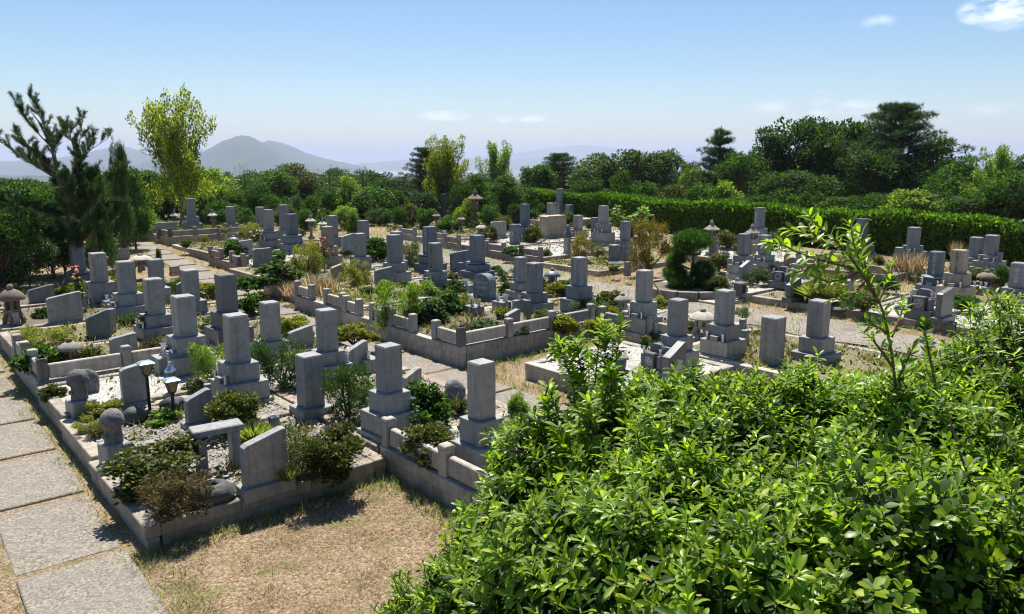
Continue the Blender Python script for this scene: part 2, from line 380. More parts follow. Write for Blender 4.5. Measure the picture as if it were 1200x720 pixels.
# ------------------------------------------------------------------ plants
def rs(seed): return np.random.RandomState(seed)
def cloud(r, cents, rads, n, shell=.55):
    """points spread through ellipsoids, biased to their skins; returns points and outward dirs"""
    cents = np.asarray(cents, float); rads = np.asarray(rads, float)
    w = rads.prod(axis=1) ** (2 / 3.); w /= w.sum()
    idx = r.choice(len(cents), n, p=w)
    d = nrm(r.normal(size=(n, 3))); rad = shell + (1 - shell) * r.rand(n, 1) ** .6
    rad *= 1 + .18 * r.normal(size=(n, 1))
    return cents[idx] + d * rads[idx] * rad, d
def crown(name, cents, rads, n, kind, size, mat, seed=1, up=.3, shell=.5):
    r = rs(seed); P, d = cloud(r, cents, rads, n, shell)
    D = d * .8 + r.normal(size=d.shape) * .7; D[:, 2] += up
    NN = r.normal(size=d.shape) * .6 + np.array([0, 0, 1.])
    return scatter(name, kind, P, D, NN, size * (.6 + .8 * r.rand(n)), mat)
def trunk_mesh(name, limbs, mat):
    mb = MB()
    for pts, rad in limbs: mb.tube(pts, rad, 6)
    me = bpy.data.meshes.new(name); mb.bm.to_mesh(me); mb.bm.free(); me.materials.append(M[mat])
    me.polygons.foreach_set('use_smooth', [True] * len(me.polygons)); return me
def limb(a, b, r0, r1, rnd, bend=.12, n=5):
    a, b = Vector(a), Vector(b); L = (b - a).length; pts = []; o = Vector((rnd.uniform(-1, 1), rnd.uniform(-1, 1), rnd.uniform(-.3, 1))) * L * bend
    for i in range(n + 1):
        t = i / n; pts.append(a.lerp(b, t) + o * math.sin(PI * t))
    return pts, [r0 + (r1 - r0) * i / n for i in range(n + 1)]
PROTO = {}
def tree_proto(kind, seed):
    """unit-ish tree: height 1, crown radius about .5 ; returns (trunk mesh, crown mesh)"""
    key = (kind, seed)
    if key in PROTO: return PROTO[key]
    r = rs(seed * 7 + 3); rnd = random.Random(seed); limbs = []; ce, ra = [], []
    if kind in ('broad', 'broadlight', 'wood'):
        z0 = .16 if kind == 'broad' else .14
        limbs.append(limb((0, 0, 0), (rnd.uniform(-.04, .04), 0, .7), .028, .010, rnd, .04))
        nc = 52
        for i in range(nc):
            d = nrm(r.normal(size=(1, 3)))[0]; d[2] = d[2] * .98 + .02
            k = .62 + .38 * r.rand(); q = .30 + .12 * (1 if r.rand() > .6 else 0)
            c = np.array([d[0] * .40 * k, d[1] * .40 * k, .53 + d[2] * .42 * k]) ; c[2] = max(c[2], z0 - .06)
            rr = rnd.uniform(.085, .15); ce.append(c); ra.append((rr, rr, rr * .72))
            limbs.append(limb((0, 0, max(.1, c[2] * .55)), tuple(c), .010, .003, rnd, .1, 4))
        n = {'broad': 9500, 'broadlight': 8000, 'wood': 6500}[kind]; sz = {'broad': .034, 'broadlight': .036, 'wood': .045}[kind]
        lk = 'rhomb'; mat = {'broad': 'leaf_dark', 'broadlight': 'leaf_green', 'wood': 'leaf_far'}[kind]; bark = 'bark'; up = .25
    elif kind == 'airy':                              # ascending sprays with sky between
        limbs.append(limb((0, 0, 0), (0, 0, .38), .022, .015, rnd, .05))
        for i in range(19):
            a = (0 if i % 2 else PI) + rnd.gauss(0, 1.15); h0 = rnd.uniform(.18, .42); sp = rnd.uniform(.10, .44); h1 = 1.03 - sp * 1.0 * rnd.uniform(.4, 1.5)
            e = (math.cos(a) * sp, math.sin(a) * sp, min(1, h1))
            lm = limb((0, 0, h0), e, .012, .002, rnd, .10, 6); limbs.append(lm)
            for j in range(2, 7):
                p = lm[0][j]; rr = rnd.uniform(.03, .07)
                ce.append((p.x + rnd.uniform(-.05, .05), p.y + rnd.uniform(-.05, .05), p.z)); ra.append((rr, rr, rr * 1.4))
        for i in range(14):
            a = rnd.uniform(0, 2 * PI); q = rnd.uniform(.1, .36); ce.append((q * math.cos(a), q * math.sin(a), rnd.uniform(.18, .45))); ra.append((.09, .09, .08))
        n = 19000; sz = .022; lk = 'rhomb'; mat = 'leaf_light'; bark = 'pale_bark'; up = .6
    elif kind == 'cypress':                           # bundle of upright flames
        limbs.append(limb((0, 0, 0), (0, 0, .8), .03, .006, rnd, .02))
        for i in range(26):
            a = rnd.uniform(0, 2 * PI); q = .36 * math.sqrt(rnd.random()); h = rnd.uniform(.62, 1.0) - q * .5
            for j in range(4):
                t = (j + .5) / 4; ce.append((q * math.cos(a), q * math.sin(a), h * (t * .9 + .05))); w = .085 * (1.15 - .8 * t); ra.append((w, w, h * .15))
        n = 5200; sz = .032; lk = 'slim'; mat = 'leaf_dark'; bark = 'bark'; up = 1.6
    elif kind == 'conifer':                           # layered, ragged whorls
        limbs.append(limb((0, 0, 0), (.01, 0, 1.), .022, .003, rnd, .01, 8))
        for k in range(11):
            z = .16 + .82 * k / 11 + rnd.uniform(-.02, .02); rad = .46 * (1 - .88 * k / 11) * rnd.uniform(.75, 1.15)
            for i in range(6):
                a = i * 2 * PI / 6 + k * .9 + rnd.uniform(-.3, .3); L = rad * rnd.uniform(.7, 1.2)
                zz_ = z; z = z + rnd.uniform(-.03, .03); e = (L * math.cos(a), L * math.sin(a), z + L * .22)
                limbs.append(limb((0, 0, z - .02), e, .006, .002, rnd, .05, 3))
                for t in (.45, .75, 1.): ce.append((e[0] * t, e[1] * t, z + L * .22 * t)); w = .055 * (1.2 - .4 * t) * (1 - .6 * k / 11); ra.append((w, w, w * .6))
                z = zz_
        n = 5000; sz = .05; lk = 'needles'; mat = 'leaf_pine'; bark = 'bark'; up = .7
    elif kind == 'bigpine':                           # wide flat pads on strong rising limbs
        limbs.append(limb((0, 0, 0), (.03, 0, .9), .035, .008, rnd, .03, 8))
        for k in range(10):
            z = .10 + .80 * k / 9; rad = (.54 if k < 4 else .54 - (k - 3) * .062) * rnd.uniform(.85, 1.15)
            for i in range(7):
                a = i * 2 * PI / 7 + k * 1.3 + rnd.uniform(-.3, .3); L = rad * rnd.uniform(.5, 1.2)
                e = (L * math.cos(a), L * math.sin(a), z + L * .22)
                limbs.append(limb((0, 0, z - .04), e, .010, .003, rnd, .08, 4))
                for t in (.4, .7, 1.): ce.append((e[0] * t, e[1] * t, z + L * .2 * t + .01)); w = .085 * rnd.uniform(.7, 1.3) * (1.1 - .35 * t); ra.append((w, w, w * .36))
        n = 14000; sz = .034; lk = 'needles'; mat = 'leaf_pine'; bark = 'red_bark'; up = .6
    elif kind == 'round':
        limbs.append(limb((0, 0, 0), (0, 0, .5), .05, .02, rnd, .02))
        for i in range(40):
            d = nrm(r.normal(size=(1, 3)))[0]; d[2] = abs(d[2]); ce.append((d[0] * .40, d[1] * .40, .12 + d[2] * .74)); ra.append((.13, .13, .13))
        n = 4200; sz = .05; lk = 'rhomb'; mat = 'leaf_green'; bark = 'bark'; up = .3
    elif kind == 'smallpine':
        limbs.append(limb((0, 0, 0), (0, 0, .95), .03, .006, rnd, .02))
        for i in range(30):
            a = rnd.uniform(0, 2 * PI); z = rnd.uniform(.12, .9); q = .42 * (1 - z * .75) * rnd.uniform(.3, 1)
            ce.append((q * math.cos(a), q * math.sin(a), z)); ra.append((.09, .09, .12))
        n = 4200; sz = .045; lk = 'needles'; mat = 'leaf_green'; bark = 'bark'; up = 1.4
    PROTO[key] = (trunk_mesh('trunk', limbs, bark), crown('crown', ce, ra, n, lk, sz, mat, seed, up))
    return PROTO[key]
def swap_mat(o, mat):
    if mat:
        o.material_slots[0].link = 'OBJECT'; o.material_slots[0].material = M[mat]
def tree(name, px, d, ytop, wpx, kind, label, seed=1, mat=None, group=None, zb=0., rz=None):
    p = at_dist(px, d, zb); h = height_of(p, ytop) * (1.06 if kind in ('broad', 'broadlight', 'wood') else 1.); w = metres(p, wpx)
    tm, cm = tree_proto(kind, seed)
    t = empty(name, p, seed * 1.7 + px * .013 if rz is None else rz, label, 'tree', group)
    wid = {'broad': 1.0, 'broadlight': 1., 'wood': 1., 'airy': .95, 'cypress': .9, 'conifer': 1.0, 'bigpine': 1.15, 'round': 1.05, 'smallpine': .95}[kind]
    a = link('trunk', tm, t); b = link('crown', cm, t); t.scale = (w / wid, w / wid, h); swap_mat(b, mat)
    return t
# bushes: low domes of small leaves
def bush_proto(kind, seed):
    key = ('bush', kind, seed)
    if key in PROTO: return PROTO[key]
    r = rs(seed * 11 + 5); rnd = random.Random(seed); ce, ra, limbs = [], [], []
    if kind == 'dome':
        for i in range(26):
            d = nrm(r.normal(size=(1, 3)))[0]; d[2] = abs(d[2]); k = rnd.uniform(.75, 1.)
            ce.append((d[0] * .38 * k, d[1] * .38 * k, .1 + d[2] * .72 * k)); q = rnd.uniform(.11, .18); ra.append((q, q, q * 1.2))
        n, sz, lk, up = 4200, .062, 'rhomb', .5
    elif kind == 'pads':
        for i in range(16):
            a = rnd.uniform(0, 2 * PI); q = .38 * math.sqrt(rnd.random()); ce.append((q * math.cos(a), q * math.sin(a), rnd.uniform(.25, .9) - q * .5)); ra.append((.17, .17, .11))
        n, sz, lk, up = 5200, .062, 'rhomb', .6
    elif kind == 'fine':
        for i in range(26):
            a = rnd.uniform(0, 2 * PI); q = .42 * math.sqrt(rnd.random()); ce.append((q * math.cos(a), q * math.sin(a), rnd.uniform(.2, 1.) - q * .3)); ra.append((.10, .10, .15))
        n, sz, lk, up = 5200, .075, 'slim', .9
    elif kind == 'leafy':
        for i in range(24):
            d = nrm(r.normal(size=(1, 3)))[0]; d[2] = abs(d[2]); k = rnd.uniform(.5, 1.)
            ce.append((d[0] * .42 * k, d[1] * .42 * k, .15 + d[2] * .72 * k)); q = rnd.uniform(.08, .15); ra.append((q, q, q))
        n, sz, lk, up = 2300, .10, 'rhomb', .5
    elif kind == 'grassy':
        n = 700; a = r.rand(n) * 2 * PI; q = .16 * np.sqrt(r.rand(n))
        P = np.stack([q * np.cos(a), q * np.sin(a), np.zeros(n)], 1)
        D = np.stack([np.cos(a) * (.25 + q * 3.4), np.sin(a) * (.25 + q * 3.4), .5 + .6 * r.rand(n)], 1)
        PROTO[key] = (None, scatter('foliage', 'slim', P, D, -D * .2 + np.array([0, 0, 1.]) + r.normal(size=D.shape) * .2, .55 + .5 * r.rand(n), 'grass_green', width=.35)); return PROTO[key]
    elif kind == 'reeds':
        n = 260; a = r.rand(n) * 2 * PI; q = .45 * np.sqrt(r.rand(n)); P = np.stack([q * np.cos(a), q * np.sin(a), np.zeros(n)], 1)
        D = np.stack([r.normal(size=n) * .22, r.normal(size=n) * .22, np.ones(n)], 1)
        PROTO[key] = (None, scatter('foliage', 'blade', P, D, r.normal(size=D.shape), .55 + .5 * r.rand(n), 'straw', width=.5)); return PROTO[key]
    elif kind == 'sprawl':
        for i in range(12):
            a = rnd.uniform(0, 2 * PI); sp = rnd.uniform(.25, .5); lm = limb((0, 0, 0), (math.cos(a) * sp, math.sin(a) * sp, rnd.uniform(.55, 1.)), .02, .006, rnd, .12, 5); limbs.append(lm)
            for j in range(2, 6): p = lm[0][j]; ce.append(tuple(p)); ra.append((.08, .08, .07))
        n, sz, lk, up = 900, .08, 'rhomb', .4
    for i in range(9):
        c = ce[rnd.randrange(len(ce))]; limbs.append(limb((rnd.uniform(-.04, .04), rnd.uniform(-.04, .04), -.03), c, .022, .008, rnd, .12, 4))
    PROTO[key] = (trunk_mesh('branches', limbs, 'bark'), crown('foliage', ce, ra, n, lk, sz, 'leaf_olive', seed, up)); return PROTO[key]
def bush(px, yb, yt, wpx, kind, mat, label, zo=.3, seed=1, name='bush', group=None, push=.25):
    p = at(px, yb, zo); w = metres(p, wpx); p = back(p, w * push); p.z -= .03
    h = max(.15, height_of(back(p, w * .1), yt)); bm_, fm = bush_proto(kind, seed)
    t = empty(name, p, px * .37, label, 'bush' if name != 'weeds' else 'weeds', group)
    if bm_: link('branches', bm_, t)
    f = link('foliage', fm, t); swap_mat(f, mat); t.scale = (w, w, h); return t
# ------------------------------------------------------------------ stonework
def text_mesh(s, size, mat, name, parent, loc, rot, depthz=.004, align='CENTER', shear=0., space=1.):
    cu = bpy.data.curves.new(name, 'FONT'); cu.body = s; cu.size = size; cu.extrude = depthz / 2; cu.align_x = align; cu.align_y = 'CENTER'
    cu.space_line = space; cu.shear = shear; cu.resolution_u = 2
    o = bpy.data.objects.new(name, cu); C.objects.link(o); bpy.context.view_layer.update()
    me = bpy.data.meshes.new_from_object(o.evaluated_get(bpy.context.evaluated_depsgraph_get())); bpy.data.objects.remove(o); bpy.data.curves.remove(cu)
    me.materials.clear(); me.materials.append(M[mat])
    q = link(name, me, parent, loc); q.rotation_euler = rot; return q
LEFT = (PI / 2, 0, -PI / 2)              # text on a face that looks along local -X
FRONT = (PI / 2, 0, 0)                   # text on a face that looks along local -Y
COLUMN = '\n'.join('先祖代々之墓')
GM = {'grey': 'grey_granite', 'blue': 'blue_granite', 'dark': 'dark_granite', 'tan': 'tan_granite'}
def vase(mb, x, y, z, r=.045, h=.17):
    mb.lathe([(r * .75, 0), (r * .9, .02), (r * .6, h * .3), (r * .8, h * .8), (r * 1.2, h), (r * .95, h), (r * .7, h * .85)], x, y, z, 10)
def grave(g, seed, style='plain', group='family gravestones on their bases'):
    px, yt, yb, wpx, ysh, y1, zo, st, txt, label = g
    rnd = random.Random(seed); p = at(px, yb, zo)
    th = YAW + math.atan2(p.x, p.y); w = metres(p, wpx) / (abs(math.cos(th)) + abs(math.sin(th))) * rnd.uniform(.97, 1.03)
    w = min(w, .34); tiers = 2 if y1 else 1
    wb = w * (2.35 if tiers == 2 else 1.75); p = back(p, wb * .70)
    h = height_of(back(p, w * .6), yt)
    zs = height_of(back(p, -w * .7), ysh); zs = min(max(zs, .30 * h if tiers == 1 else .42 * h), .62 * h)
    if tiers == 1: zs = min(zs, .45 * h)
    if px == 365.5: zs, tiers, wb = .12 * h, 0, w * 1.6
    if px == 902.5: zs, tiers, wb = .10, 0, w * 1.4
    m = GM[st]; far = p.y > 27
    t = empty('gravestone', p, YAW + rnd.uniform(-.03, .03), label, 'gravestone', group)
    bv = 0 if far else .004
    s = MB().box(0, 0, zs, w, w, h - zs - .012, bv)
    s.bm.verts.ensure_lookup_table()
    q = MB(); q.bm.free(); q.bm = s.bm; q.box(0, 0, h - .0125, w - .008, w - .008, .0125, 0, top=.97)
    q.build('shaft', m, t)
    if st == 'blue' or px in (317, 1093.5):      # flared lotus seat under the shaft
        MB().lathe([(w * .62, 0), (w * 1.05, .03), (w * 1.1, .07), (w * .72, .11)], 0, 0, zs - .11, 4 if px == 559.5 else 12, PI / 4).build('lotus_seat', m, t); zs -= .108
    if tiers >= 1:
        ph = .06; k = (zs - ph) / max(1, tiers)
        if tiers == 2:
            MB().box(0, 0, ph + k, w * 1.58, w * 1.58, k - .003, bv * 1.5).build('upper_base', m, t)
            MB().box(0, 0, ph, w * 2.25, w * 2.25, k - .003, bv * 1.5).build('lower_base', m, t)
            MB().box(0, 0, -.12, w * 2.6, w * 2.6, ph + .12 - .003, bv * 1.5).build('plinth', 'pale_granite' if rnd.random() < .4 else m, t)
            fx = w * .98
        else:
            MB().box(0, 0, ph, w * 1.7, w * 1.7, k - .003, bv * 1.5).build('upper_base', m, t)
            MB().box(0, 0, -.12, w * 2.2, w * 2.2, ph + .12 - .003, bv * 1.5).build('plinth', m, t); fx = w * .95
        sg = 1 if style == 'away' else -1
        zf = ph + k * (1 if tiers == 2 else 0)
        if tiers == 2 or rnd.random() < .7:
            for yy in (-.42, .42):
                v = MB(); vase(v, sg * fx, yy * w * (1.5 if tiers == 2 else 1.2), (ph + k - .003) if tiers == 2 else 0.055, .035, .15); v.build('flower_vase', 'steel', t, smooth=True)
            b = MB(); b.box(sg * fx, 0, (ph + k - .003) if tiers == 2 else .055, .10, .16, .09, bv).build('incense_box', m, t)
    elif tiers == 0:
        MB().box(0, 0, -.12, wb, wb, zs + .12 - .003, .008).build('plinth', m, t)
    if txt:
        hh = h - zs
        if txt == 3: text_mesh(COLUMN, hh / 8.2 * 1.15, 'carved_dark' if px in (511, 1118.5) else 'carved_pale', 'inscription', t, (-w / 2 - .001, 0, zs + hh * .50 + (.05 if st == 'blue' else 0)), LEFT)
        elif px == 1190: text_mesh('家\n之\n墓', hh / 5., 'carved_pale', 'inscription', t, (-w / 2 - .001, 0, zs + hh * .5), LEFT)
        elif txt == 2:
            text_mesh(COLUMN, hh / 13, 'carved_pale', 'inscription', t, (-w / 2 - .001, w * .05, zs + hh * .6), LEFT)
            text_mesh('建\n之', hh / 14, 'carved_pale', 'inscription', t, (-w / 2 - .001, w * .27, zs + hh * .22), LEFT)
        elif txt == 1: text_mesh(COLUMN, hh / 11, 'carved_pale', 'inscription', t, (-w / 2 - .001, w * .22, zs + hh * .5), LEFT)
    return t
def base_frame(p, yaw=0.): return YAW + yaw
def tablet(px, yt, yb, wpx, label, mat='grey', zo=.3, slant=.12, th=.12, yaw=0., name='stone_tablet', cat='stone tablet', group='epitaph tablets beside the graves', cap=False):
    p = at(px, yb, zo); az = math.atan2(p.x, p.y); k = max(.45, math.sin(R(49) + 0 - az - yaw)); w = metres(p, wpx) / k * .93; w = min(w, 1.3)
    p = back(p, .1); h = max(.2, height_of(p, yt)); t = empty(name, p, YAW + yaw, label, cat, group)
    sl = slant * w; m = GM.get(mat, mat)
    pts = [(-w / 2, 0), (w / 2, 0), (w / 2, h), (w / 2 - .05, h + .005), (-w / 2 + .05, h - sl), (-w / 2, h - sl - .03)]
    MB().prism([(a, z + .05) for a, z in pts], th, bev=.006).build('slab', m, t)
    MB().box(0, 0, -.1, w + .1, th + .14, .152, .008).build('foot', m, t); return t
def lantern_tall(px, yt, yb, label, zo=.3, mat='lantern_stone', roofmat=None, sc=1.):
    """square-roofed lantern on a post"""
    p = at(px, yb, zo); p = back(p, .15); h = max(.5, height_of(p, yt)) ; t = empty('stone_lantern', p, YAW, label, 'stone lantern', 'stone lanterns among the graves')
    q = h / 1.3 * sc; roofmat = roofmat or mat
    MB().lathe([(.19, -.1), (.19, .06), (.13, .10)], seg=6, rot=.3).build('foot', mat, t).scale = (q, q, q)
    MB().lathe([(.085, .09), (.075, .3), (.085, .5), (.16, .58), (.20, .62), (.20, .67)], seg=12).build('post', mat, t).scale = (q, q, q)
    f = MB()
    for a in range(4):
        an = PI / 4 + a * PI / 2; f.box(.12 * math.cos(an), .12 * math.sin(an), .67, .055, .055, .2, 0)
    f.box(0, 0, .67, .2, .2, .03, 0); f.box(0, 0, .84, .2, .2, .03, 0); f.build('fire_box', mat, t).scale = (q, q, q)
    MB().lathe([(.13, .868), (.30, .885), (.32, .93), (.2, 1.0), (.10, 1.08), (.06, 1.1)], seg=6, rot=.3).build('roof', roofmat, t).scale = (q, q, q)
    MB().lathe([(.055, 1.09), (.08, 1.13), (.075, 1.19), (.03, 1.27), (.005, 1.3)], seg=10).build('finial', mat, t).scale = (q, q, q)
    return t
def lantern_low(px, yt, yb, wpx, label, zo=.3, mat='lantern_stone', legs=True, roof='lantern_stone'):
    """snow-viewing lantern: wide domed roof, box, splayed legs"""
    p = at(px, yb, zo); w = metres(p, wpx); p = back(p, w * .4); h = max(.3, height_of(p, yt)); t = empty('stone_lantern', p, YAW + .3, label, 'stone lantern', 'stone lanterns among the graves')
    if legs:
        for a in range(4):
            an = PI / 4 + a * PI / 2
            MB().tube([(w * .36 * math.cos(an), w * .36 * math.sin(an), -.05), (w * .33 * math.cos(an), w * .33 * math.sin(an), h * .18), (w * .2 * math.cos(an), w * .2 * math.sin(an), h * .34)], [.05 * w / .5] * 3, 5).build('leg', mat, t)
        MB().lathe([(w * .28, h * .32), (w * .33, h * .36), (w * .33, h * .40)], seg=6).build('platform', mat, t)
    else: MB().lathe([(w * .36, -.05), (w * .34, h * .2), (w * .33, h * .4)], seg=14).build('platform', mat, t)
    f = MB(); z0, z1 = h * .40, h * .62
    for a in range(6):
        an = a * PI / 3; f.box(w * .24 * math.cos(an), w * .24 * math.sin(an), z0, w * .12, w * .07, z1 - z0, 0, rz=an + PI / 2)
    f.lathe([(w * .15, z0), (w * .15, z1)], seg=6); f.build('fire_box', mat, t)
    MB().lathe([(w * .24, z1), (w * .49, z1 + .01 * h), (w * .5, z1 + .05 * h), (w * .42, z1 + .14 * h), (w * .26, z1 + .22 * h), (w * .1, z1 + .27 * h)], seg=16).build('roof', roof, t, smooth=True)
    MB().lathe([(w * .10, h * .88), (w * .13, h * .92), (w * .11, h * .97), (w * .03, h)], seg=10).build('finial', mat, t, smooth=True)
    return t
def stone_post_fence(plot, side, a0, a1, c, top, posts, fm='kerb_stone', gap=None):
    """low fence run along local x (side 'x', y=c) or y; posts with panels between"""
    n = max(1, round(abs(a1 - a0) / 1.15)) if gap is None else 3; st = (a1 - a0) / n
    for i in range(n + 1):
        a = a0 + st * i; x, y = (a, c) if side == 'x' else (c, a)
        MB().box(x, y, top - .006, .15, .15, .35, .012).box(x, y, top + .342, .17, .17, .05, .012, top=.8).build('post', fm, plot)
    for i in range(n):
        if gap is not None and i == gap: continue
        a = a0 + st * (i + .5); L = abs(st) - .17
        if side == 'x': MB().box(a, c, top + .03, L, .09, .24, .014).build('panel', fm, plot)
        else: MB().box(c, a, top + .03, .09, L, .24, .014).build('panel', fm, plot)
PLOT_T = []
def plot(u0, u1, v0, v1, h, fill, style, label, km='kerb_stone', kw=.17, fence_sides='', open_front=False):
    """a raised grave plot: coping on four sides, filled bed, optional low fence"""
    cu, cv = (u0 + u1) / 2, (v0 + v1) / 2; p = g2w(cu, cv)
    p.z = max(g2w(u0, v0).z, g2w(u1, v1).z, p.z) if abs(g2w(u0, v0).z - g2w(u1, v1).z) < .12 else p.z
    t = empty('grave_plot', p, YAW, label, 'grave plot', 'raised stone edged grave plots')
    L, W = u1 - u0 - .012, v1 - v0 - .012           # local x = v, local y = u
    rnd = random.Random(int(u0 * 31 + v0 * 7))
    def course(cx, cy, lx, ly):
        mb = MB(); along = max(lx, ly); n = max(1, round(along / 1.0)); s = along / n
        for i in range(n):
            o = -along / 2 + s * (i + .5); j = rnd.uniform(-.004, .004); jz = rnd.uniform(-.008, .004)
            if lx > ly: mb.box(cx + o, cy + j, h - .15 + jz, s - .006, ly, .15, .01)
            else: mb.box(cx + j, cy + o, h - .15 + jz, lx, s - .006, .15, .01)
        if lx > ly: mb.box(cx, cy, -.35, lx - .01, ly - .04, h + .35 - .152, .004)
        else: mb.box(cx, cy, -.35, lx - .04, ly - .01, h + .35 - .152, .004)
        mb.build('kerb', km, t)
    course(-W / 2 + kw / 2, 0, kw, L); course(W / 2 - kw / 2, 0, kw, L)
    course(0, -L / 2 + kw / 2, W - 2 * kw - .004, kw); course(0, L / 2 - kw / 2, W - 2 * kw - .004, kw)
    # bed surface, softly uneven
    nx, ny = max(4, int(W / .22)), max(4, int(L / .22)); X = np.linspace(-W / 2 + kw - .02, W / 2 - kw + .02, nx); Y = np.linspace(-L / 2 + kw - .02, L / 2 - kw + .02, ny)
    r = rs(int(abs(u0 * 13 + v0 * 29)) + 1); Z = h - .045 + .035 * r.rand(ny, nx) + (.02 if 'weed' in fill or fill == 'soil' else 0)
    gx, gy = np.meshgrid(X, Y); P = np.stack([gx.ravel(), gy.ravel(), Z.ravel()], 1)
    i = np.arange(ny - 1)[:, None] * nx + np.arange(nx - 1)[None]; q = np.stack([i, i + 1, i + 1 + nx, i + nx], -1).reshape(-1, 4)
    link('bed', np_mesh('bed', P, [q], fill, True), t)
    if 'W' in fence_sides: stone_post_fence(t, 'y', -L / 2 + .09, L / 2 - .09, -W / 2 + .09, h, 3, km, 1 if open_front and u0 > 6 else None)
    if 'S' in fence_sides: stone_post_fence(t, 'x', -W / 2 + .09, W / 2 - .09, -L / 2 + .09, h, 3, km)
    if 'N' in fence_sides: stone_post_fence(t, 'x', -W / 2 + .09, W / 2 - .09, L / 2 - .09, h, 3, km)
    if 'E' in fence_sides: stone_post_fence(t, 'y', -L / 2 + .09, L / 2 - .09, W / 2 - .09, h, 3, km)
    if style == 'step': MB().box(-W / 2 - .17, 0, -.25, .33, .9, .25 + h * .45, .012).build('step', km, t)
    return t
def flowers(px, yb, yt, cols, label, zo=.3, n=14, wpx=10, name='flower_bouquet', cat='flowers', vasemat='steel', zadd=0.):
    p = at(px, yb, zo); h = max(.2, height_of(p, yt)); w = metres(p, wpx); rnd = random.Random(int(px * 3)); t = empty(name, p, 0, label, cat)
    v = MB(); vase(v, 0, 0, -.02, .06, min(.25, h * .5)); v.build('vase', vasemat, t, smooth=True)
    st = MB(); hd = {c: MB() for c in cols}
    for i in range(n):
        a = rnd.uniform(0, 2 * PI); q = w / 2 * rnd.random(); z = h * rnd.uniform(.55, .98); x, y = q * math.cos(a), q * math.sin(a)
        st.tube([(x * .1, y * .1, h * .2), (x * .6, y * .6, z * .7), (x, y, z)], .006, 4); c = cols[i % len(cols)]; hd[c].ball(x, y, z, rnd.uniform(.018, .034) * min(1.6, w / .3 + .5) , sz=.8, sub=1, jit=.2, rnd=rnd)
    st.build('stems', 'leaf_green', t)
    for c in cols: hd[c].build('blooms', c, t)
    r = rs(int(px)); k = 90; P = np.stack([r.normal(size=k) * w * .2, r.normal(size=k) * w * .2, h * (.3 + .45 * r.rand(k))], 1); D = np.stack([r.normal(size=k), r.normal(size=k), .8 + r.rand(k)], 1)
    link('leaves', scatter('leaves', 'rhomb', P, D, D + r.normal(size=D.shape), .12, 'leaf_green', width=.6), t); return t
def rock(px, yb, wpx, hm, label, zo=.3, mat='rock', seed=1, yaw=0., sx=1.):
    p = at(px, yb, zo); w = metres(p, wpx); p = back(p, w * .3); rnd = random.Random(seed)
    mb = MB(); mb.ball(0, 0, hm * .32, 1, w * .5 * sx, w * .36, hm * .62, 3, .06, rnd); bm = mb.bm
    for v in bm.verts:
        k = 1 + .10 * math.sin(v.co.x * 9 / w + seed) + .08 * math.sin(v.co.y * 13 / w + 2 * seed); v.co.x *= k; v.co.y *= k
    return tag(mb.build('rock', mat, None, p, yaw, True), label, 'rock', 'rocks set in the plots')
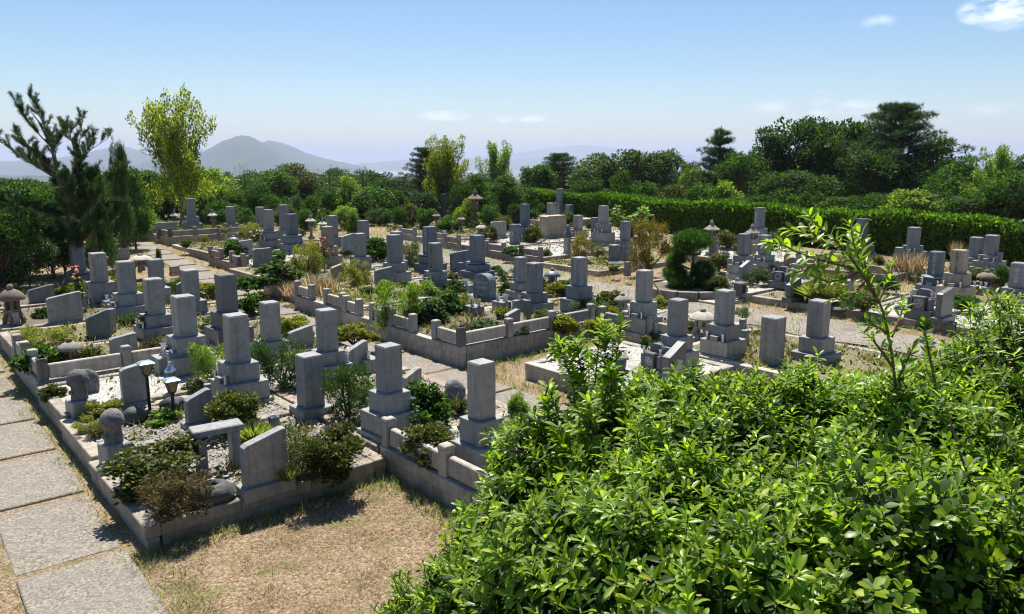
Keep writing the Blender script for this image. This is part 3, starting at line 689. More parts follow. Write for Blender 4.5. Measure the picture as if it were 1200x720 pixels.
GRAVES = [
 (565, 420, 565, 35, 494, 527, 0.3, 'grey', 2, 'tall grey three tier gravestone nearest the camera beside the leafy shrub'),
 (458.5, 401, 520, 31, 462, 493, 0.3, 'grey', 0, 'grey gravestone behind the low fenced corner left of the nearest tall one'),
 (365.5, 412, 492, 33, 482, 0, 0.3, 'grey', 0, 'broad grey pillar gravestone on thin plinth beside the clipped front bushes'),
 (386, 360.5, 452, 26.5, 414, 436, 0.3, 'grey', 1, 'grey gravestone directly behind the broad pillar on thin plinth'),
 (283, 366, 480, 29.5, 427, 453, 0.3, 'grey', 0, 'grey gravestone on two tiers rising behind the two garden lamps'),
 (222, 344.5, 446, 27, 396, 421, 0.3, 'grey', 0, 'grey gravestone behind the cluster of metal flower vases'),
 (319.5, 352, 424, 24.5, 401, 0, 0.3, 'grey', 0, 'grey gravestone with feathery green shrub hiding its base'),
 (270, 320, 410, 25, 367, 395, 0.3, 'dark', 0, 'dark slim gravestone standing just behind the two tier stone above the lamps'),
 (185.5, 325, 404, 23, 370, 393, 0.3, 'grey', 0, 'grey gravestone with reddish potted plant at its front left'),
 (226, 315, 372, 20, 353, 0, 0.3, 'grey', 0, 'grey gravestone between yellow green bush and small slanted tablet'),
 (153, 305, 378, 21.5, 345, 367, 0.3, 'grey', 0, 'grey gravestone right of the red flowers, behind small clustered vases'),
 (186, 303, 358, 17.5, 338, 0, 0.3, 'grey', 0, 'small grey gravestone in front of the stone trough boxes'),
 (120, 295.5, 360, 19.5, 331, 0, 0.3, 'grey', 0, 'plain grey gravestone right of tall red and yellow flowers'),
 (94, 282, 333, 18, 318, 0, 0.3, 'blue', 0, 'bluish gravestone shaded under the big pine on the left'),
 (226, 232.5, 272, 10.5, 254, 262, 0.3, 'grey', 0, 'gravestone between two pale stone lanterns at the far left'),
 (271.5, 242, 272, 11.5, 262, 0, 0.3, 'grey', 0, 'small far gravestone just right of the two pale lanterns'),
 (307, 242.5, 280, 11, 266, 0, 0.3, 'grey', 0, 'far gravestone with orange flowers in front, left of the tall cluster'),
 (317, 245.5, 293, 12, 270, 279, 0.3, 'grey', 0, 'round cornered gravestone at the left of the tall far cluster'),
 (334.5, 240, 285, 11.5, 270, 0, 0.3, 'grey', 0, 'tallest slim gravestone at the back of the far cluster'),
 (344, 250.5, 297, 13.5, 275, 285, 0.3, 'blue', 0, 'blue black gravestone on flared base in the far cluster'),
 (391, 252.5, 292, 13, 278, 0, 0.3, 'grey', 0, 'grey gravestone behind the brown one near the red flowers'),
 (385.5, 265, 314, 14.5, 289, 302, 0.3, 'tan', 0, 'brownish gravestone beside bright red flowers'),
 (426.5, 258, 292, 14, 279, 0, 0.3, 'grey', 0, 'far gravestone standing alone before the dirt path left of small pine'),
 (423, 273, 318, 14.5, 301, 0, 0.3, 'grey', 0, 'gravestone right of the grey tablet behind yellow shrub'),
 (463, 274.5, 334, 17.5, 311, 322, 0.3, 'grey', 0, 'grey gravestone on a wide base behind the round clipped bush'),
 (466, 271, 322, 15, 306, 0, 0.3, 'grey', 0, 'gravestone almost hidden directly behind its twin above the clipped bush'),
 (504.5, 265, 322, 18, 297, 309, 0.3, 'blue', 3, 'tall bluish gravestone with carved strip behind the shorter carved one'),
 (511, 284, 344, 18, 321, 336, 0.3, 'grey', 3, 'grey gravestone with dark carved column of writing left of western headstone'),
 (521, 227, 252, 9, 244, 0, 0.3, 'dark', 0, 'dark slim gravestone among the trees left of two roofed lanterns'),
 (615, 239, 282, 12, 262, 0, 0.3, 'blue', 0, 'blue grey gravestone above the box with white ring emblem'),
 (656, 221, 253, 11.5, 238, 247, 0.3, 'grey', 0, 'highest far gravestone with stone clutter in front of the hedge'),
 (677, 252, 277, 12, 270, 0, 0.3, 'grey', 0, 'small plain gravestone right of the broad tan stone block'),
 (706.5, 241, 286, 12.5, 262, 272, 0.3, 'grey', 0, 'ornate grey gravestone with capped top against the hedge'),
 (732, 259, 304, 12.5, 282, 293, 0.3, 'grey', 0, 'grey gravestone left of the reddish green shrub by the dirt road'),
 (559.5, 275, 330, 18.5, 309, 322, 0.3, 'blue', 0, 'dark blue gravestone directly behind the rounded western headstone'),
 (610, 300.5, 355, 17, 335, 345, 0.3, 'grey', 3, 'grey gravestone with carved strip half hidden behind its taller neighbour'),
 (626, 307, 372, 20.5, 345, 362, 0.3, 'grey', 0, 'grey gravestone right of the carved one behind the low wall'),
 (678, 300.5, 372, 20, 336, 352, 0.3, 'grey', 3, 'grey gravestone on two wide tiers with a pale stepping slab beside it'),
 (753, 315.5, 396, 21, 355, 372, 0.3, 'grey', 2, 'grey gravestone right of the beige mushroom lantern'),
 (791.5, 349, 438, 24.5, 395, 412, 0.3, 'grey', 0, 'grey gravestone behind the dark altar with star emblem'),
 (846, 338.5, 424, 24, 382, 400, 0.3, 'grey', 2, 'grey gravestone on two tiers right of the white flat lantern'),
 (902.5, 369, 442, 28, 430, 0, 0.15, 'grey', 0, 'plain grey pillar without visible base rising from behind the leafy shrub'),
 (954, 350, 440, 26.5, 397, 425, 0.15, 'grey', 0, 'rightmost near gravestone with a wide base behind the leafy shrub'),
 (888, 243, 292, 12.5, 268, 280, 0.3, 'grey', 1, 'tall gravestone rising behind a stone lantern before the hedge'),
 (869.5, 273.5, 325, 15, 300, 312, 0.3, 'grey', 0, 'left one of two equal gravestones in front of the tall hedge stone'),
 (894.5, 275, 317, 15, 300, 311, 0.3, 'grey', 3, 'right one of two equal gravestones in front of the tall hedge stone'),
 (1007.5, 256, 300, 14, 279, 290, 0.3, 'dark', 3, 'dark gravestone with pale writing seen through the tall leafy shoot'),
 (1068, 266, 305, 14.5, 289, 297, 0.3, 'grey', 0, 'gravestone with dry reeds in front of the hedge'),
 (1093.5, 294, 345, 18, 325, 333, 0.3, 'blue', 3, 'dark blue gravestone on lotus base behind the altar with round crest'),
 (1118.5, 292, 356, 18.5, 321, 337, 0.3, 'tan', 3, 'warm tan gravestone on stepped tan bases'),
 (1141, 277.5, 314, 15, 302, 0, 0.3, 'grey', 0, 'left one of the two gravestones at the right end of the hedge'),
 (1158.5, 275, 317, 15, 300, 309, 0.3, 'grey', 0, 'right one of the two gravestones at the right end of the hedge'),
 (1190, 307, 352, 20, 342, 0, 0.3, 'grey', 2, 'gravestone with large white characters at the right edge'),
 (938, 293, 322, 13, 310, 0, 0.3, 'grey', 0, 'stubby stone tower behind the dark altar with ring emblem'),
]
# ------------------------------------------------------------------ the setting
def ground():
    ys = np.concatenate([np.arange(-12, 70, .5), np.arange(70, 200, 6), np.geomspace(200, 24000, 40)])
    xs = np.concatenate([-np.geomspace(60, 16000, 30)[::-1], np.arange(-59, 60, .8), np.geomspace(60, 16000, 30)])
    gx, gy = np.meshgrid(xs, ys); rnd = rs(3)
    Z = np.array([gz(x, y) for x, y in zip(gx.ravel(), gy.ravel())]); near = np.hypot(gx.ravel(), gy.ravel()) < 60
    Z = Z + np.where(near, .02 * (rnd.rand(len(Z)) - .7), 0)
    P = np.stack([gx.ravel(), gy.ravel(), Z], 1); nx, ny = len(xs), len(ys)
    i = np.arange(ny - 1)[:, None] * nx + np.arange(nx - 1)[None]; q = np.stack([i, i + 1, i + 1 + nx, i + nx], -1).reshape(-1, 4)
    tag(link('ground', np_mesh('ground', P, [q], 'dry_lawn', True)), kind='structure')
ground()
def slab_path(name, segs, w, seed, gap=.07, length=1.75):
    """rows of cast slabs with earth joints"""
    rnd = random.Random(seed); mb = MB()
    u, u1, vf = segs
    while u < u1:
        L = length * rnd.uniform(.93, 1.05); vc = vf(u + L / 2); dv = vf(u + L) - vf(u); p = g2w(u + L / 2, vc)
        mb.box(p.x, p.y, p.z - .068, w * rnd.uniform(.97, 1.02), L - gap * rnd.uniform(.8, 2.6), .085 + rnd.uniform(-.01, .012), .012, rz=YAW - math.atan2(dv, L) * 1 + rnd.uniform(-.012, .012)); u += L
    tag(mb.build(name, 'slab_concrete'), kind='structure')
slab_path('path', (4.9, 33, lambda u: 1.27 + .02 * (u - 6)), .96, 4)
slab_path('central_path', (3.1, 36, lambda u: 8.15 + (0 if u < 17 else (u - 17) * .09)), .95, 9)
def strip(name, u0, u1, vl, vr, mat, z=.012, n=90, m=9):
    P = []
    r = random.Random(5)
    for i in range(n):
        u = u0 + (u1 - u0) * i / (n - 1)
        for j in range(m):
            e = .14 * math.sin(u * 2.1 + j) if j in (0, m - 1) else 0
            v = vl(u) + (vr(u) - vl(u)) * j / (m - 1) + e; p = g2w(u, v, z + .012 * math.sin(j * 2.2 + u)); P.append(tuple(p))
    P = np.array(P); i = np.arange(n - 1)[:, None] * m + np.arange(m - 1)[None]; q = np.stack([i, i + m, i + m + 1, i + 1], -1).reshape(-1, 4)
    tag(link(name, np_mesh(name, P, [q], mat, True)), kind='structure')
strip('dirt_road', 3.5, 31, lambda u: 16.2 + (0 if u < 16 else (u - 16) * .12), lambda u: 18.1 + (0 if u < 16 else (u - 16) * .12), 'road_dirt', .03)
strip('far_dirt_road', 31, 47, lambda u: 12.5 + (u - 31) * -.25 + 7 * smooth(31, 36, 67 - u), lambda u: 14.5 + (u - 31) * -.2 + 9 * smooth(31, 36, 67 - u), 'road_dirt', .03, 50)
# ------------------------------------------------------------------ plots
PL = [
 (8.05, 10.4, 1.95, 4.88, .26, 'grey_gravel', '', 'front corner plot with bench and slanted tablet beside the slab path'),
 (10.4, 12.3, 2.0, 4.88, .31, 'grey_gravel', '', 'gravel plot holding the two small garden lamps'),
 (12.3, 14.3, 2.05, 4.88, .36, 'white_gravel', '', 'pale gravel plot behind the hooded stone bust'),
 (14.3, 16.8, 2.1, 4.88, .36, 'weedy_soil', 'SW', 'overgrown plot fenced with tan posts holding a mushroom lantern'),
 (16.9, 19.2, 2.2, 4.88, .33, 'weedy_soil', '', 'weedy plot with a low lantern and grey tablet'),
 (19.3, 21.8, 2.3, 4.88, .33, 'soil', '', 'plot of the tall red and yellow flowers'),
 (21.9, 25.5, 2.4, 4.88, .33, 'soil', '', 'shaded plot under the left pine'),
 (5.6, 8.32, 4.93, 7.4, .33, 'grey_gravel', 'W', 'low fenced plot around the nearest tall gravestone'),
 (8.36, 9.75, 4.93, 7.4, .30, 'grey_gravel', '', 'plot of the gravestone behind the fenced corner'),
 (9.79, 11.25, 4.93, 7.4, .30, 'grey_gravel', '', 'plot of the broad pillar gravestone'),
 (11.29, 13.0, 4.93, 7.4, .30, 'white_gravel', '', 'gravel plot behind the broad pillar beside the central path'),
 (13.04, 14.9, 4.93, 7.4, .30, 'weedy_soil', '', 'planted plot with the feathery shrub beside the central path'),
 (14.94, 17.1, 4.93, 7.4, .30, 'soil', '', 'plot with yellow green bushes at the central path edge'),
 (17.14, 19.6, 4.93, 7.4, .30, 'weedy_soil', '', 'plot behind the small slanted tablet by the central path'),
 (19.64, 22.2, 4.93, 7.4, .30, 'soil', 'N', 'plot with tan trough boxes at its far wall'),
 (7.55, 10.25, 9.2, 11.95, .30, 'white_gravel', '', 'white gravel plot with the dark drum stool and star altar'),
 (11.6, 14.3, 8.75, 12.62, .36, 'soil', 'WS', 'middle plot walled with tan panels above the grassy gap'),
 (14.35, 16.4, 8.8, 12.62, .34, 'soil', 'W', 'plot of the rounded western headstone with emblem panel'),
 (16.45, 19.1, 8.85, 12.62, .34, 'weedy_soil', 'W', 'plot with gate panels beside the central path'),
 (19.2, 21.9, 9.2, 12.62, .30, 'weedy_soil', '', 'weedy plot of yellow shrub and low tablet'),
 (22.0, 25.3, 9.5, 12.62, .28, 'weedy_soil', '', 'reedy plot beside the brown gravestone'),
 (25.4, 28.6, 10.0, 13.4, .28, 'white_gravel', 'W', 'plot with small tan fence and dark stone table'),
 (28.7, 31.6, 10.3, 14.6, .28, 'soil', '', 'planted plot in front of the far cluster of gravestones'),
 (32.0, 34.6, 10.6, 14.6, .12, 'weedy_soil', '', 'low empty plot outlined by pale kerbs'),
 (35.2, 39.8, 10.7, 15.2, .32, 'weedy_soil', 'WS', 'farthest left fenced plot holding two pale lanterns'),
 (5.4, 9.1, 12.0, 15.0, .30, 'weedy_soil', '', 'plot of the right hand near gravestones along the dirt road'),
 (9.2, 11.5, 12.5, 15.0, .34, 'grey_gravel', 'W', 'walled plot with the beige mushroom lantern'),
 (11.6, 14.1, 12.7, 15.0, .30, 'soil', '', 'plot of the gravestone on two wide tiers by the dirt road'),
 (14.2, 16.6, 12.7, 15.1, .30, 'grey_gravel', '', 'plot with dark low lantern at the dirt road'),
 (16.7, 19.4, 12.7, 15.3, .30, 'grey_gravel', '', 'gravel plot of the dark blue gravestone'),
 (19.5, 22.4, 12.7, 15.6, .28, 'soil', '', 'plot of the tall bluish gravestone at the dirt road'),
 (22.5, 25.4, 12.7, 15.9, .28, 'grey_gravel', '', 'plot behind the brown gravestone facing the dirt road'),
 (25.5, 28.5, 13.5, 16.4, .28, 'soil', '', 'plot of the lone far gravestone by the dirt path'),
 (4.3, 8.7, 18.8, 23.0, .16, 'white_gravel', '', 'white gravel plot with altar of the round crest'),
 (8.8, 11.5, 18.8, 22.6, .16, 'weedy_soil', '', 'plot with large grassy clump beside the dirt road'),
 (11.6, 14.6, 18.75, 22.8, .18, 'white_gravel', '', 'paved plot with dark altar of the ring emblem'),
 (17.3, 20.3, 18.9, 22.9, .14, 'weedy_soil', '', 'low plot with straw weeds and stone heap by the road'),
 (20.4, 23.7, 19.1, 23.4, .24, 'white_gravel', 'W', 'fenced plot of the dark little statue and reddish bush'),
 (23.8, 26.9, 19.4, 24.5, .24, 'white_gravel', 'W', 'fenced plot below the box with white ring emblem'),
 (27.3, 31.0, 19.8, 24.5, .24, 'soil', 'W', 'long fenced plot with lanterns at the trees'),
 (7.2, 10.0, 25.2, 28.4, .2, 'soil', '', 'plot of the gravestone pair at the right end of the hedge'),
 (10.2, 13.9, 24.6, 28.6, .2, 'weedy_soil', 'W', 'reedy posted plot before the hedge'),
 (14.2, 18.4, 24.2, 28.4, .2, 'white_gravel', '', 'plot of the tall gravestone and ball topped lantern by the hedge'),
 (22.8, 27.0, 25.0, 29.4, .2, 'white_gravel', '', 'pale plot of the broad tan stone block'),
 (30.0, 35.0, 29.0, 33.4, .3, 'white_gravel', '', 'farthest plot with stone clutter before the hedge'),
]
for i, a in enumerate(PL):
    u0, u1, v0, v1, h, fill, fs, lb = a
    plot(u0, u1, v0, v1, h, fill, '', lb, ['kerb_stone', 'pink_kerb', 'kerb_stone', 'pale_granite'][i % 4] if i not in (0, 1, 2, 16, 17, 18, 25, 26) else ('kerb_stone' if i < 3 else 'pale_granite'), fence_sides=fs, open_front=True)
# ------------------------------------------------------------------ gravestones
for i, g in enumerate(GRAVES):
    p = at(g[0], g[2], g[6]); v = V[0] * p.x + V[1] * p.y
    grave(g, i + 1, 'away' if (4.9 < v < 7.5 or 12.6 < v < 15.4) else 'toward')
# ------------------------------------------------------------------ tablets
TB = [
 (312, 511, 573, 52, 'slanted grey tablet at the front corner beside clipped bushes', 'grey', .2),
 (234, 462, 500, 29, 'slanted tablet just behind the stone bench', 'grey', .25),
 (160, 431, 476, 30, 'upright grey tablet left of the taller garden lamp', 'grey', .1),
 (147, 395, 428, 30, 'grey tablet behind the wall near the brown bush', 'grey', .1),
 (117, 367, 400, 26, 'greenish grey tablet with a small pillar at its right', 'slate', .25),
 (78, 346, 380, 38, 'wide mottled tablet under the tall red flowers', 'grey', .12),
 (50, 337, 358, 28, 'dark tablet in shade right of the brown roofed lantern', 'dark', .15),
 (353, 386, 412, 28, 'tablet behind the feathery shrub left of the central path', 'grey', .15),
 (419, 404, 438, 24, 'pale slanted tablet right of the gravestone behind the broad pillar', 'grey', .3),
 (483, 436, 462, 20, 'small pale tablet at the right of the fenced corner stone', 'pale_granite', .3),
 (216, 330, 348, 16, 'small slanted tablet left of a gravestone near yellow green bush', 'grey', .25),
 (143, 293, 306, 18, 'small far tablet above the round grey headstones on the left', 'grey', .05),
 (196, 262, 277, 24, 'low tablet beside the left pale lantern', 'grey', .0),
 (289, 283, 303, 16, 'grey tablet behind the dark stone table', 'grey', .05),
 (308, 293, 312, 22, 'rounded grey tablet in front of the far cluster', 'grey', .0),
 (376, 295, 312, 13, 'tan tablet left of the brown gravestone', 'tan', .15),
 (397, 311, 330, 17, 'brown slanted tablet below the brown gravestone', 'tan', .2),
 (408, 276, 300, 14, 'grey tablet left of the gravestone by the yellow shrub', 'grey', .15),
 (452, 315, 336, 25, 'grey tablet behind the round clipped bush', 'grey', .08),
 (539, 296, 318, 22, 'wide dark tablet between the two bluish gravestones', 'blue', .05),
 (584, 261, 278, 18, 'rough topped tablet between trees and dark blue gravestone', 'grey', .0),
 (607, 464 - 0, 0, 0, '', '', 0),
 (600, 366, 386, 16, 'pale slanted tablet left of the clipped pine bush on the walled plot', 'grey', .2),
 (631, 357, 0, 0, '', '', 0),
 (648, 254, 277, 24, 'broad tan stone block before the hedge', 'tan', .0),
 (872, 308, 328, 10, 'small upright tablet right of the left equal gravestone', 'grey', .3),
 (929, 329, 350, 13, 'curved topped tablet beside the dark altar with ring emblem', 'dark', .2),
 (1105, 341, 374, 17, 'tall tablet right of the altar with round crest', 'dark', .1),
 (613, 300 + 0, 0, 0, '', '', 0),
]
for (px, yt, yb, w, lb, mt, sl) in TB:
    if yb and w: tablet(px, yt, yb, w, lb, mt, slant=sl, th=.13 if px != 648 else .5)
# little pillars and blocks
def block(px, yt, yb, wpx, dd, label, mat='grey', zo=.3, name='stone_block', cat='stone block', yaw=0., hole=False, group='small blocks and pillars between the graves'):
    p = at(px, yb, zo); w = metres(p, wpx) / 1.38; p = back(p, w * .6); h = max(.1, height_of(p, yt)); m = GM.get(mat, mat)
    mb = MB(); d = w * dd; mb.box(0, 0, -.06, w * 1.12, d * 1.12, .11, .006).box(0, 0, .052, w, d, h - .052 - .03, .008).box(0, 0, h - .0295, w * 1.06, d * 1.06, .03, .004, top=.9)
    if hole: mb.torus(0, 0, h + .005, min(w, d) * .3, .02, 'z', 12, 5)
    return tag(mb.build(name, m, None, p, YAW + yaw), label, cat, group)
BL = [
 (133, 362, 392, 9, 1., 'thin pillar standing right of the greenish tablet', 'grey'),
 (98, 343, 368, 10, 1., 'thin grey pillar right of the wide mottled tablet', 'grey'),
 (20, 366, 384, 9, 1., 'small stone post in front of the brown roofed lantern', 'pale_granite'),
 (205, 312, 322, 14, .6, 'small tan trough box at the head of the walled plot', 'pink_kerb'),
 (215, 316, 324, 9, 1., 'small dark stone box right of the tan trough', 'dark'),
 (283, 300, 312, 20, .8, 'low dark stone table block in the white gravel', 'dark'),
 (665, 277, 297, 9, 1., 'grey pedestal carrying the dark little statue', 'grey'),
 (838, 282, 298, 9, .8, 'tan stub post below the ball topped lantern', 'pink_kerb'),
 (883, 287, 306, 6, 1., 'small pale pillar between the two equal gravestones', 'pale_granite'),
 (857, 303, 322, 11, 1., 'grey vase block left of the left equal gravestone', 'grey'),
 (992, 328, 352, 18, .7, 'rough grey block with wilted stalks beside dark round bush', 'grey'),
 (902, 372 - 6, 0, 0, 0, '', ''),
 (869, 374, 405, 11, .7, 'slim pillar right of the gravestone by the white lantern', 'grey'),
 (872, 387, 408, 11, .9, 'small square block at the slim pillar', 'grey'),
 (603, 263, 286, 12, 1., 'dark box with a white ring emblem on its face', 'blue'),
 (720, 287, 305, 14, 1., 'stone heap block beside the straw weeds', 'grey'),
 (735, 307, 322, 8, 1., 'short leaning stone post at the road edge', 'pink_kerb'),
 (1052, 290, 312, 10, 1., 'small pale stone left of the gravestone with reeds', 'grey'),
 (1052, 0, 0, 0, 0, '', ''),
 (618, 352, 378, 10, 1., 'dark thin pillar left of a grey gravestone base', 'dark'),
 (605, 352, 372, 11, .8, 'shiny vase block near the slanted pale tablet', 'grey'),
 (645, 238, 256, 9, 1., 'small stone beside the highest far gravestone', 'grey'),
 (667, 240, 254, 10, 1., 'dark block right of the highest far gravestone', 'blue'),
 (697, 255, 284, 10, 1., 'dark slim tower left of the ornate capped gravestone', 'dark'),
 (540, 308, 324, 8, 1., 'small grey pillar before the wide dark tablet', 'blue'),
 (1170, 296, 316, 7, 1., 'small block right of the gravestone pair', 'grey'),
 (205, 414, 445, 16, .8, 'stone vase block carrying metal vases in front of a two tier gravestone near the lamps', 'grey'),
 (322, 488, 508, 14, 1., 'small square stone post with a hole on top', 'grey'),
 (245, 450, 478, 10, .9, 'stone pillar with two steel vases behind the bench', 'grey'),
 (478, 300, 312, 6, .9, 'tiny pillar left of the bluish carved gravestone', 'grey'),
]
BLK = {}
for (px, yt, yb, w, dd, lb, mt) in BL:
    if w: BLK[px] = block(px, yt, yb, w, dd, lb, mt, hole=(px == 322))
# ------------------------------------------------------------------ lanterns
lantern_tall(205.5, 246, 270, 'pale square roofed lantern left of the far fenced gravestone', roofmat='pale_granite')
lantern_tall(250.5, 245, 271, 'pale square roofed lantern right of the far fenced gravestone', roofmat='pale_granite')
lantern_tall(365, 251, 279, 'white topped lantern behind the red flowers, the larger of two', roofmat='pale_granite')
lantern_tall(379, 255, 282, 'white topped lantern behind the red flowers, the smaller of two', roofmat='pale_granite')
lantern_tall(511.5, 247, 268, 'round roofed lantern below the dark slim gravestone in the trees', mat='brown_lantern')
lantern_tall(541, 251, 272, 'round roofed lantern in front of the dense tree', mat='lantern_stone')
lantern_tall(557, 221, 262, 'tall dark lantern half hidden in foliage under the airy tree', mat='brown_lantern')
lantern_tall(832.5, 257, 298, 'slender ball topped lantern standing against the hedge', mat='lantern_stone')
lantern_tall(880, 262, 300, 'stone lantern directly in front of the tall hedge gravestone', mat='lantern_stone')
lantern_low(564, 262, 278, 14, 'low white topped lantern left of the rough topped tablet', roof='pale_granite')
lantern_low(17.5, 333, 384, 29, 'brown domed lantern at the left edge', mat='brown_lantern', roof='brown_lantern')
lantern_low(166, 297, 318, 26, 'wide white topped lantern in front of a small potted conifer', roof='pale_granite')
lantern_low(85, 396, 436, 28, 'mushroom shaped lantern in the tan fenced overgrown plot', legs=False, mat='brown_lantern')
lantern_low(647, 314, 342, 20, 'dark low lantern between gravestones by the dirt road', mat='dark_granite', roof='blue_granite')
lantern_low(729, 343, 372, 21, 'beige mushroom lantern with ball on top', mat='pale_granite', roof='pink_kerb')
lantern_low(822, 361, 398, 32, 'white flat roofed lantern between two near gravestones', mat='pale_granite', roof='pale_granite')
lantern_low(1154, 316, 344, 22, 'dark mushroom lantern near the tan gravestone', mat='brown_lantern', roof='brown_lantern')
lantern_low(274, 276, 292, 14, 'small dark lantern beside leafy bush near far cluster', mat='dark_granite', roof='dark_granite')
# ------------------------------------------------------------------ garden lamps
def garden_lamp(px, yt, yb, wpx, label):
    p = at(px, yb, .32); p = back(p, .04); h = height_of(p, yt); w = metres(p, wpx) / 1.5; t = empty('garden_lamp', p, YAW, label, 'garden lamp', 'two short garden lamps')
    MB().lathe([(.05, -.02), (.05, .03), (.024, .05), (.024, h - .21)], seg=10).build('pole', 'dark_metal', t)
    f = MB(); z0, z1 = h - .21, h - .045
    f.lathe([(w * .28, z0), (w * .52, z1)], seg=4, rot=PI / 4); f.build('lamp_glass', 'amber_glass', t)
    g = MB(); g.box(0, 0, z0 - .012, w * .46, w * .46, .014, .002)
    for a in range(4):
        an = PI / 4 + a * PI / 2; g.tube([(w * .285 * math.cos(an), w * .285 * math.sin(an), z0), (w * .53 * math.cos(an), w * .53 * math.sin(an), z1)], .008, 4)
    g.build('lamp_frame', 'dark_metal', t)
    MB().lathe([(w * .74, h - .045), (w * .74, h - .03), (w * .45, h - .004), (.02, h + .0)], seg=4, rot=PI / 4).build('lamp_roof', 'lamp_roof', t); return t
garden_lamp(176, 423, 485, 24, 'taller dark post garden lamp with pale blue roof, left one')
garden_lamp(204, 443, 487, 24, 'shorter dark post garden lamp with pale blue roof, right one')
def urn(px, yt, yb, label):
    p = at(px, yb, .32); h = height_of(p, yt); t = empty('glass_lantern', p, 0, label, 'lantern')
    MB().lathe([(.06, 0), (.06, .03), (.03, .06), (.05, h * .25)], seg=12).build('stand', 'steel', t, smooth=True)
    MB().lathe([(.05, h * .252), (.07, h * .4), (.07, h * .7)], seg=12).build('glass', 'slate', t, smooth=True)
    MB().lathe([(.085, h * .702), (.09, h * .74), (.04, h * .86), (.02, h * .93), (.025, h)], seg=12).build('cap', 'steel', t, smooth=True)
urn(202, 424, 462, 'slim silver lantern rising just behind the shorter garden lamp')
# ------------------------------------------------------------------ hooded busts
def bust(px, yt, yb, wpx, label, ped):
    p = at(px, yb, .3); w = metres(p, wpx); p = back(p, w * .5); H_ = height_of(p, yt); hp = H_ * ped; t = empty('stone_figure', p, YAW + .15, label, 'stone figure', 'small round headed stone figures')
    MB().box(0, 0, -.08, w * .84, w * .84, hp + .08, .015).build('pedestal', 'grey_granite', t)
    b = MB(); hb = H_ - hp
    b.lathe([(w * .30, hp - .01), (w * .31, hp + hb * .06), (w * .29, hp + hb * .25), (w * .27, hp + hb * .40), (w * .30, hp + hb * .47), (w * .385, hp + hb * .52), (w * .40, hp + hb * .60), (w * .385, hp + hb * .72), (w * .33, hp + hb * .85), (w * .22, hp + hb * .95), (w * .08, hp + hb * .998)], seg=26, sy=.95)
    b.ball(-w * .385, 0, hp + hb * .60, .014, sz=1.3)
    for s in (-1, 1): b.ball(-w * .36, s * w * .13, hp + hb * .66, .011, sy=1.8, sz=.5); b.tube([(-w * .27, s * w * .16, hp + hb * .20), (-w * .30, s * w * .06, hp + hb * .30)], .022, 6)
    b.ball(-w * .375, 0, hp + hb * .545, .011, sy=1.9, sz=.5)
    b.build('figure', 'rock', t, smooth=True)
bust(136.5, 479, 545, 34, 'round headed stone figure on a cube nearer the front bushes', .35)
bust(96, 433, 490, 30, 'stone figure on a cube in front of a leaning rock', .34)
# ------------------------------------------------------------------ bench
def bench():
    p = at(257, 547, .30); p = back(p, .12); h = height_of(p, 502) + .04; t = empty('stone_bench', p, YAW - .12, 'pale topped stone bench with two slab legs beside clipped bushes', 'bench')
    L = .60; MB().box(0, 0, h - .085, L, .27, .085, .012).build('seat', 'grey_granite', t)
    for s in (-1, 1): MB().box(s * L * .33, 0, -.05, .10, .24, h - .085 + .047, .008).build('leg', 'grey_granite', t)
bench()
# ------------------------------------------------------------------ rocks, basin
def basin():
    p = at(248, 592, .28); p = back(p, .2); t = empty('rock_basin', p, .5, 'rounded rock basin with a dark water hole by the front kerb', 'basin'); rnd = random.Random(3)
    mb = MB(); n = 26
    prof = [(.20, -.03), (.235, .04), (.215, .10), (.15, .165), (.105, .175), (.075, .15), (.07, .09)]
    mb.lathe(prof, seg=n, sx=1.15, sy=.85, jit=.05, rnd=rnd); mb.build('basin_stone', 'dark_rock', t, smooth=True)
    MB().lathe([(.074, .125), (.04, .127)], seg=14, sx=1.15, sy=.85).build('water', 'dark_metal', t)
basin()
rock(233, 592, 18, .12, 'small rounded rock leaning on the basin', .28, 'rock', 4)
rock(158, 496, 30, .22, 'dark rock behind the round headed figure', .32, 'dark_rock', 2, .4)
rock(103, 462, 26, .42, 'leaning grey rock behind the stone figure on the left', .34, 'rock', 5, .8)
rock(205, 482, 32, .2, 'flat dark rock behind the shorter garden lamp', .32, 'dark_rock', 7, .2)
rock(532, 470, 26, .34, 'pale rock at the left of the nearest tall gravestone', .3, 'rock', 9)
rock(619, 520, 20, .32, 'pointed pale rock right of the nearest tall gravestone', .3, 'rock', 11)
rock(725, 312, 22, .15, 'low heap rock among straw weeds by the road', .15, 'rock', 12)
rock(983, 366, 22, .12, 'flat dark rock on the kerb below the tall leafy shoot', .16, 'dark_rock', 13)
rock(1055, 364, 16, .14, 'dark rock left of the altar with round crest', .16, 'dark_rock', 14)
rock(462, 352, 14, .28, 'rounded stone beside the light green bush on the central path', .3, 'rock', 15) 
rock(622, 686, 34, .14, 'pale lump of rock at the foot of the leafy shrub', 0, 'rock', 17)
rock(555, 705, 30, .12, 'low rock under the front twigs of the leafy shrub', 0, 'rock', 18)
# ------------------------------------------------------------------ round drum stool
def stool():
    p = at(722, 436, .30); w = metres(p, 29); p = back(p, w * .45); h = height_of(back(p, w * .4), 415); t = empty('stone_stool', p, 0, 'dark round drum shaped stone stool in the white gravel', 'stool')
    MB().lathe([(w * .36, -.03), (w * .40, h * .3), (w * .42, h * .6), (w * .40, h - .045)], seg=28).build('drum', 'dark_granite', t, smooth=True)
    MB().lathe([(w * .47, h - .044), (w * .5, h - .03), (w * .5, h - .008), (w * .48, h)], seg=28).build('top', 'slate', t, smooth=True)
stool()
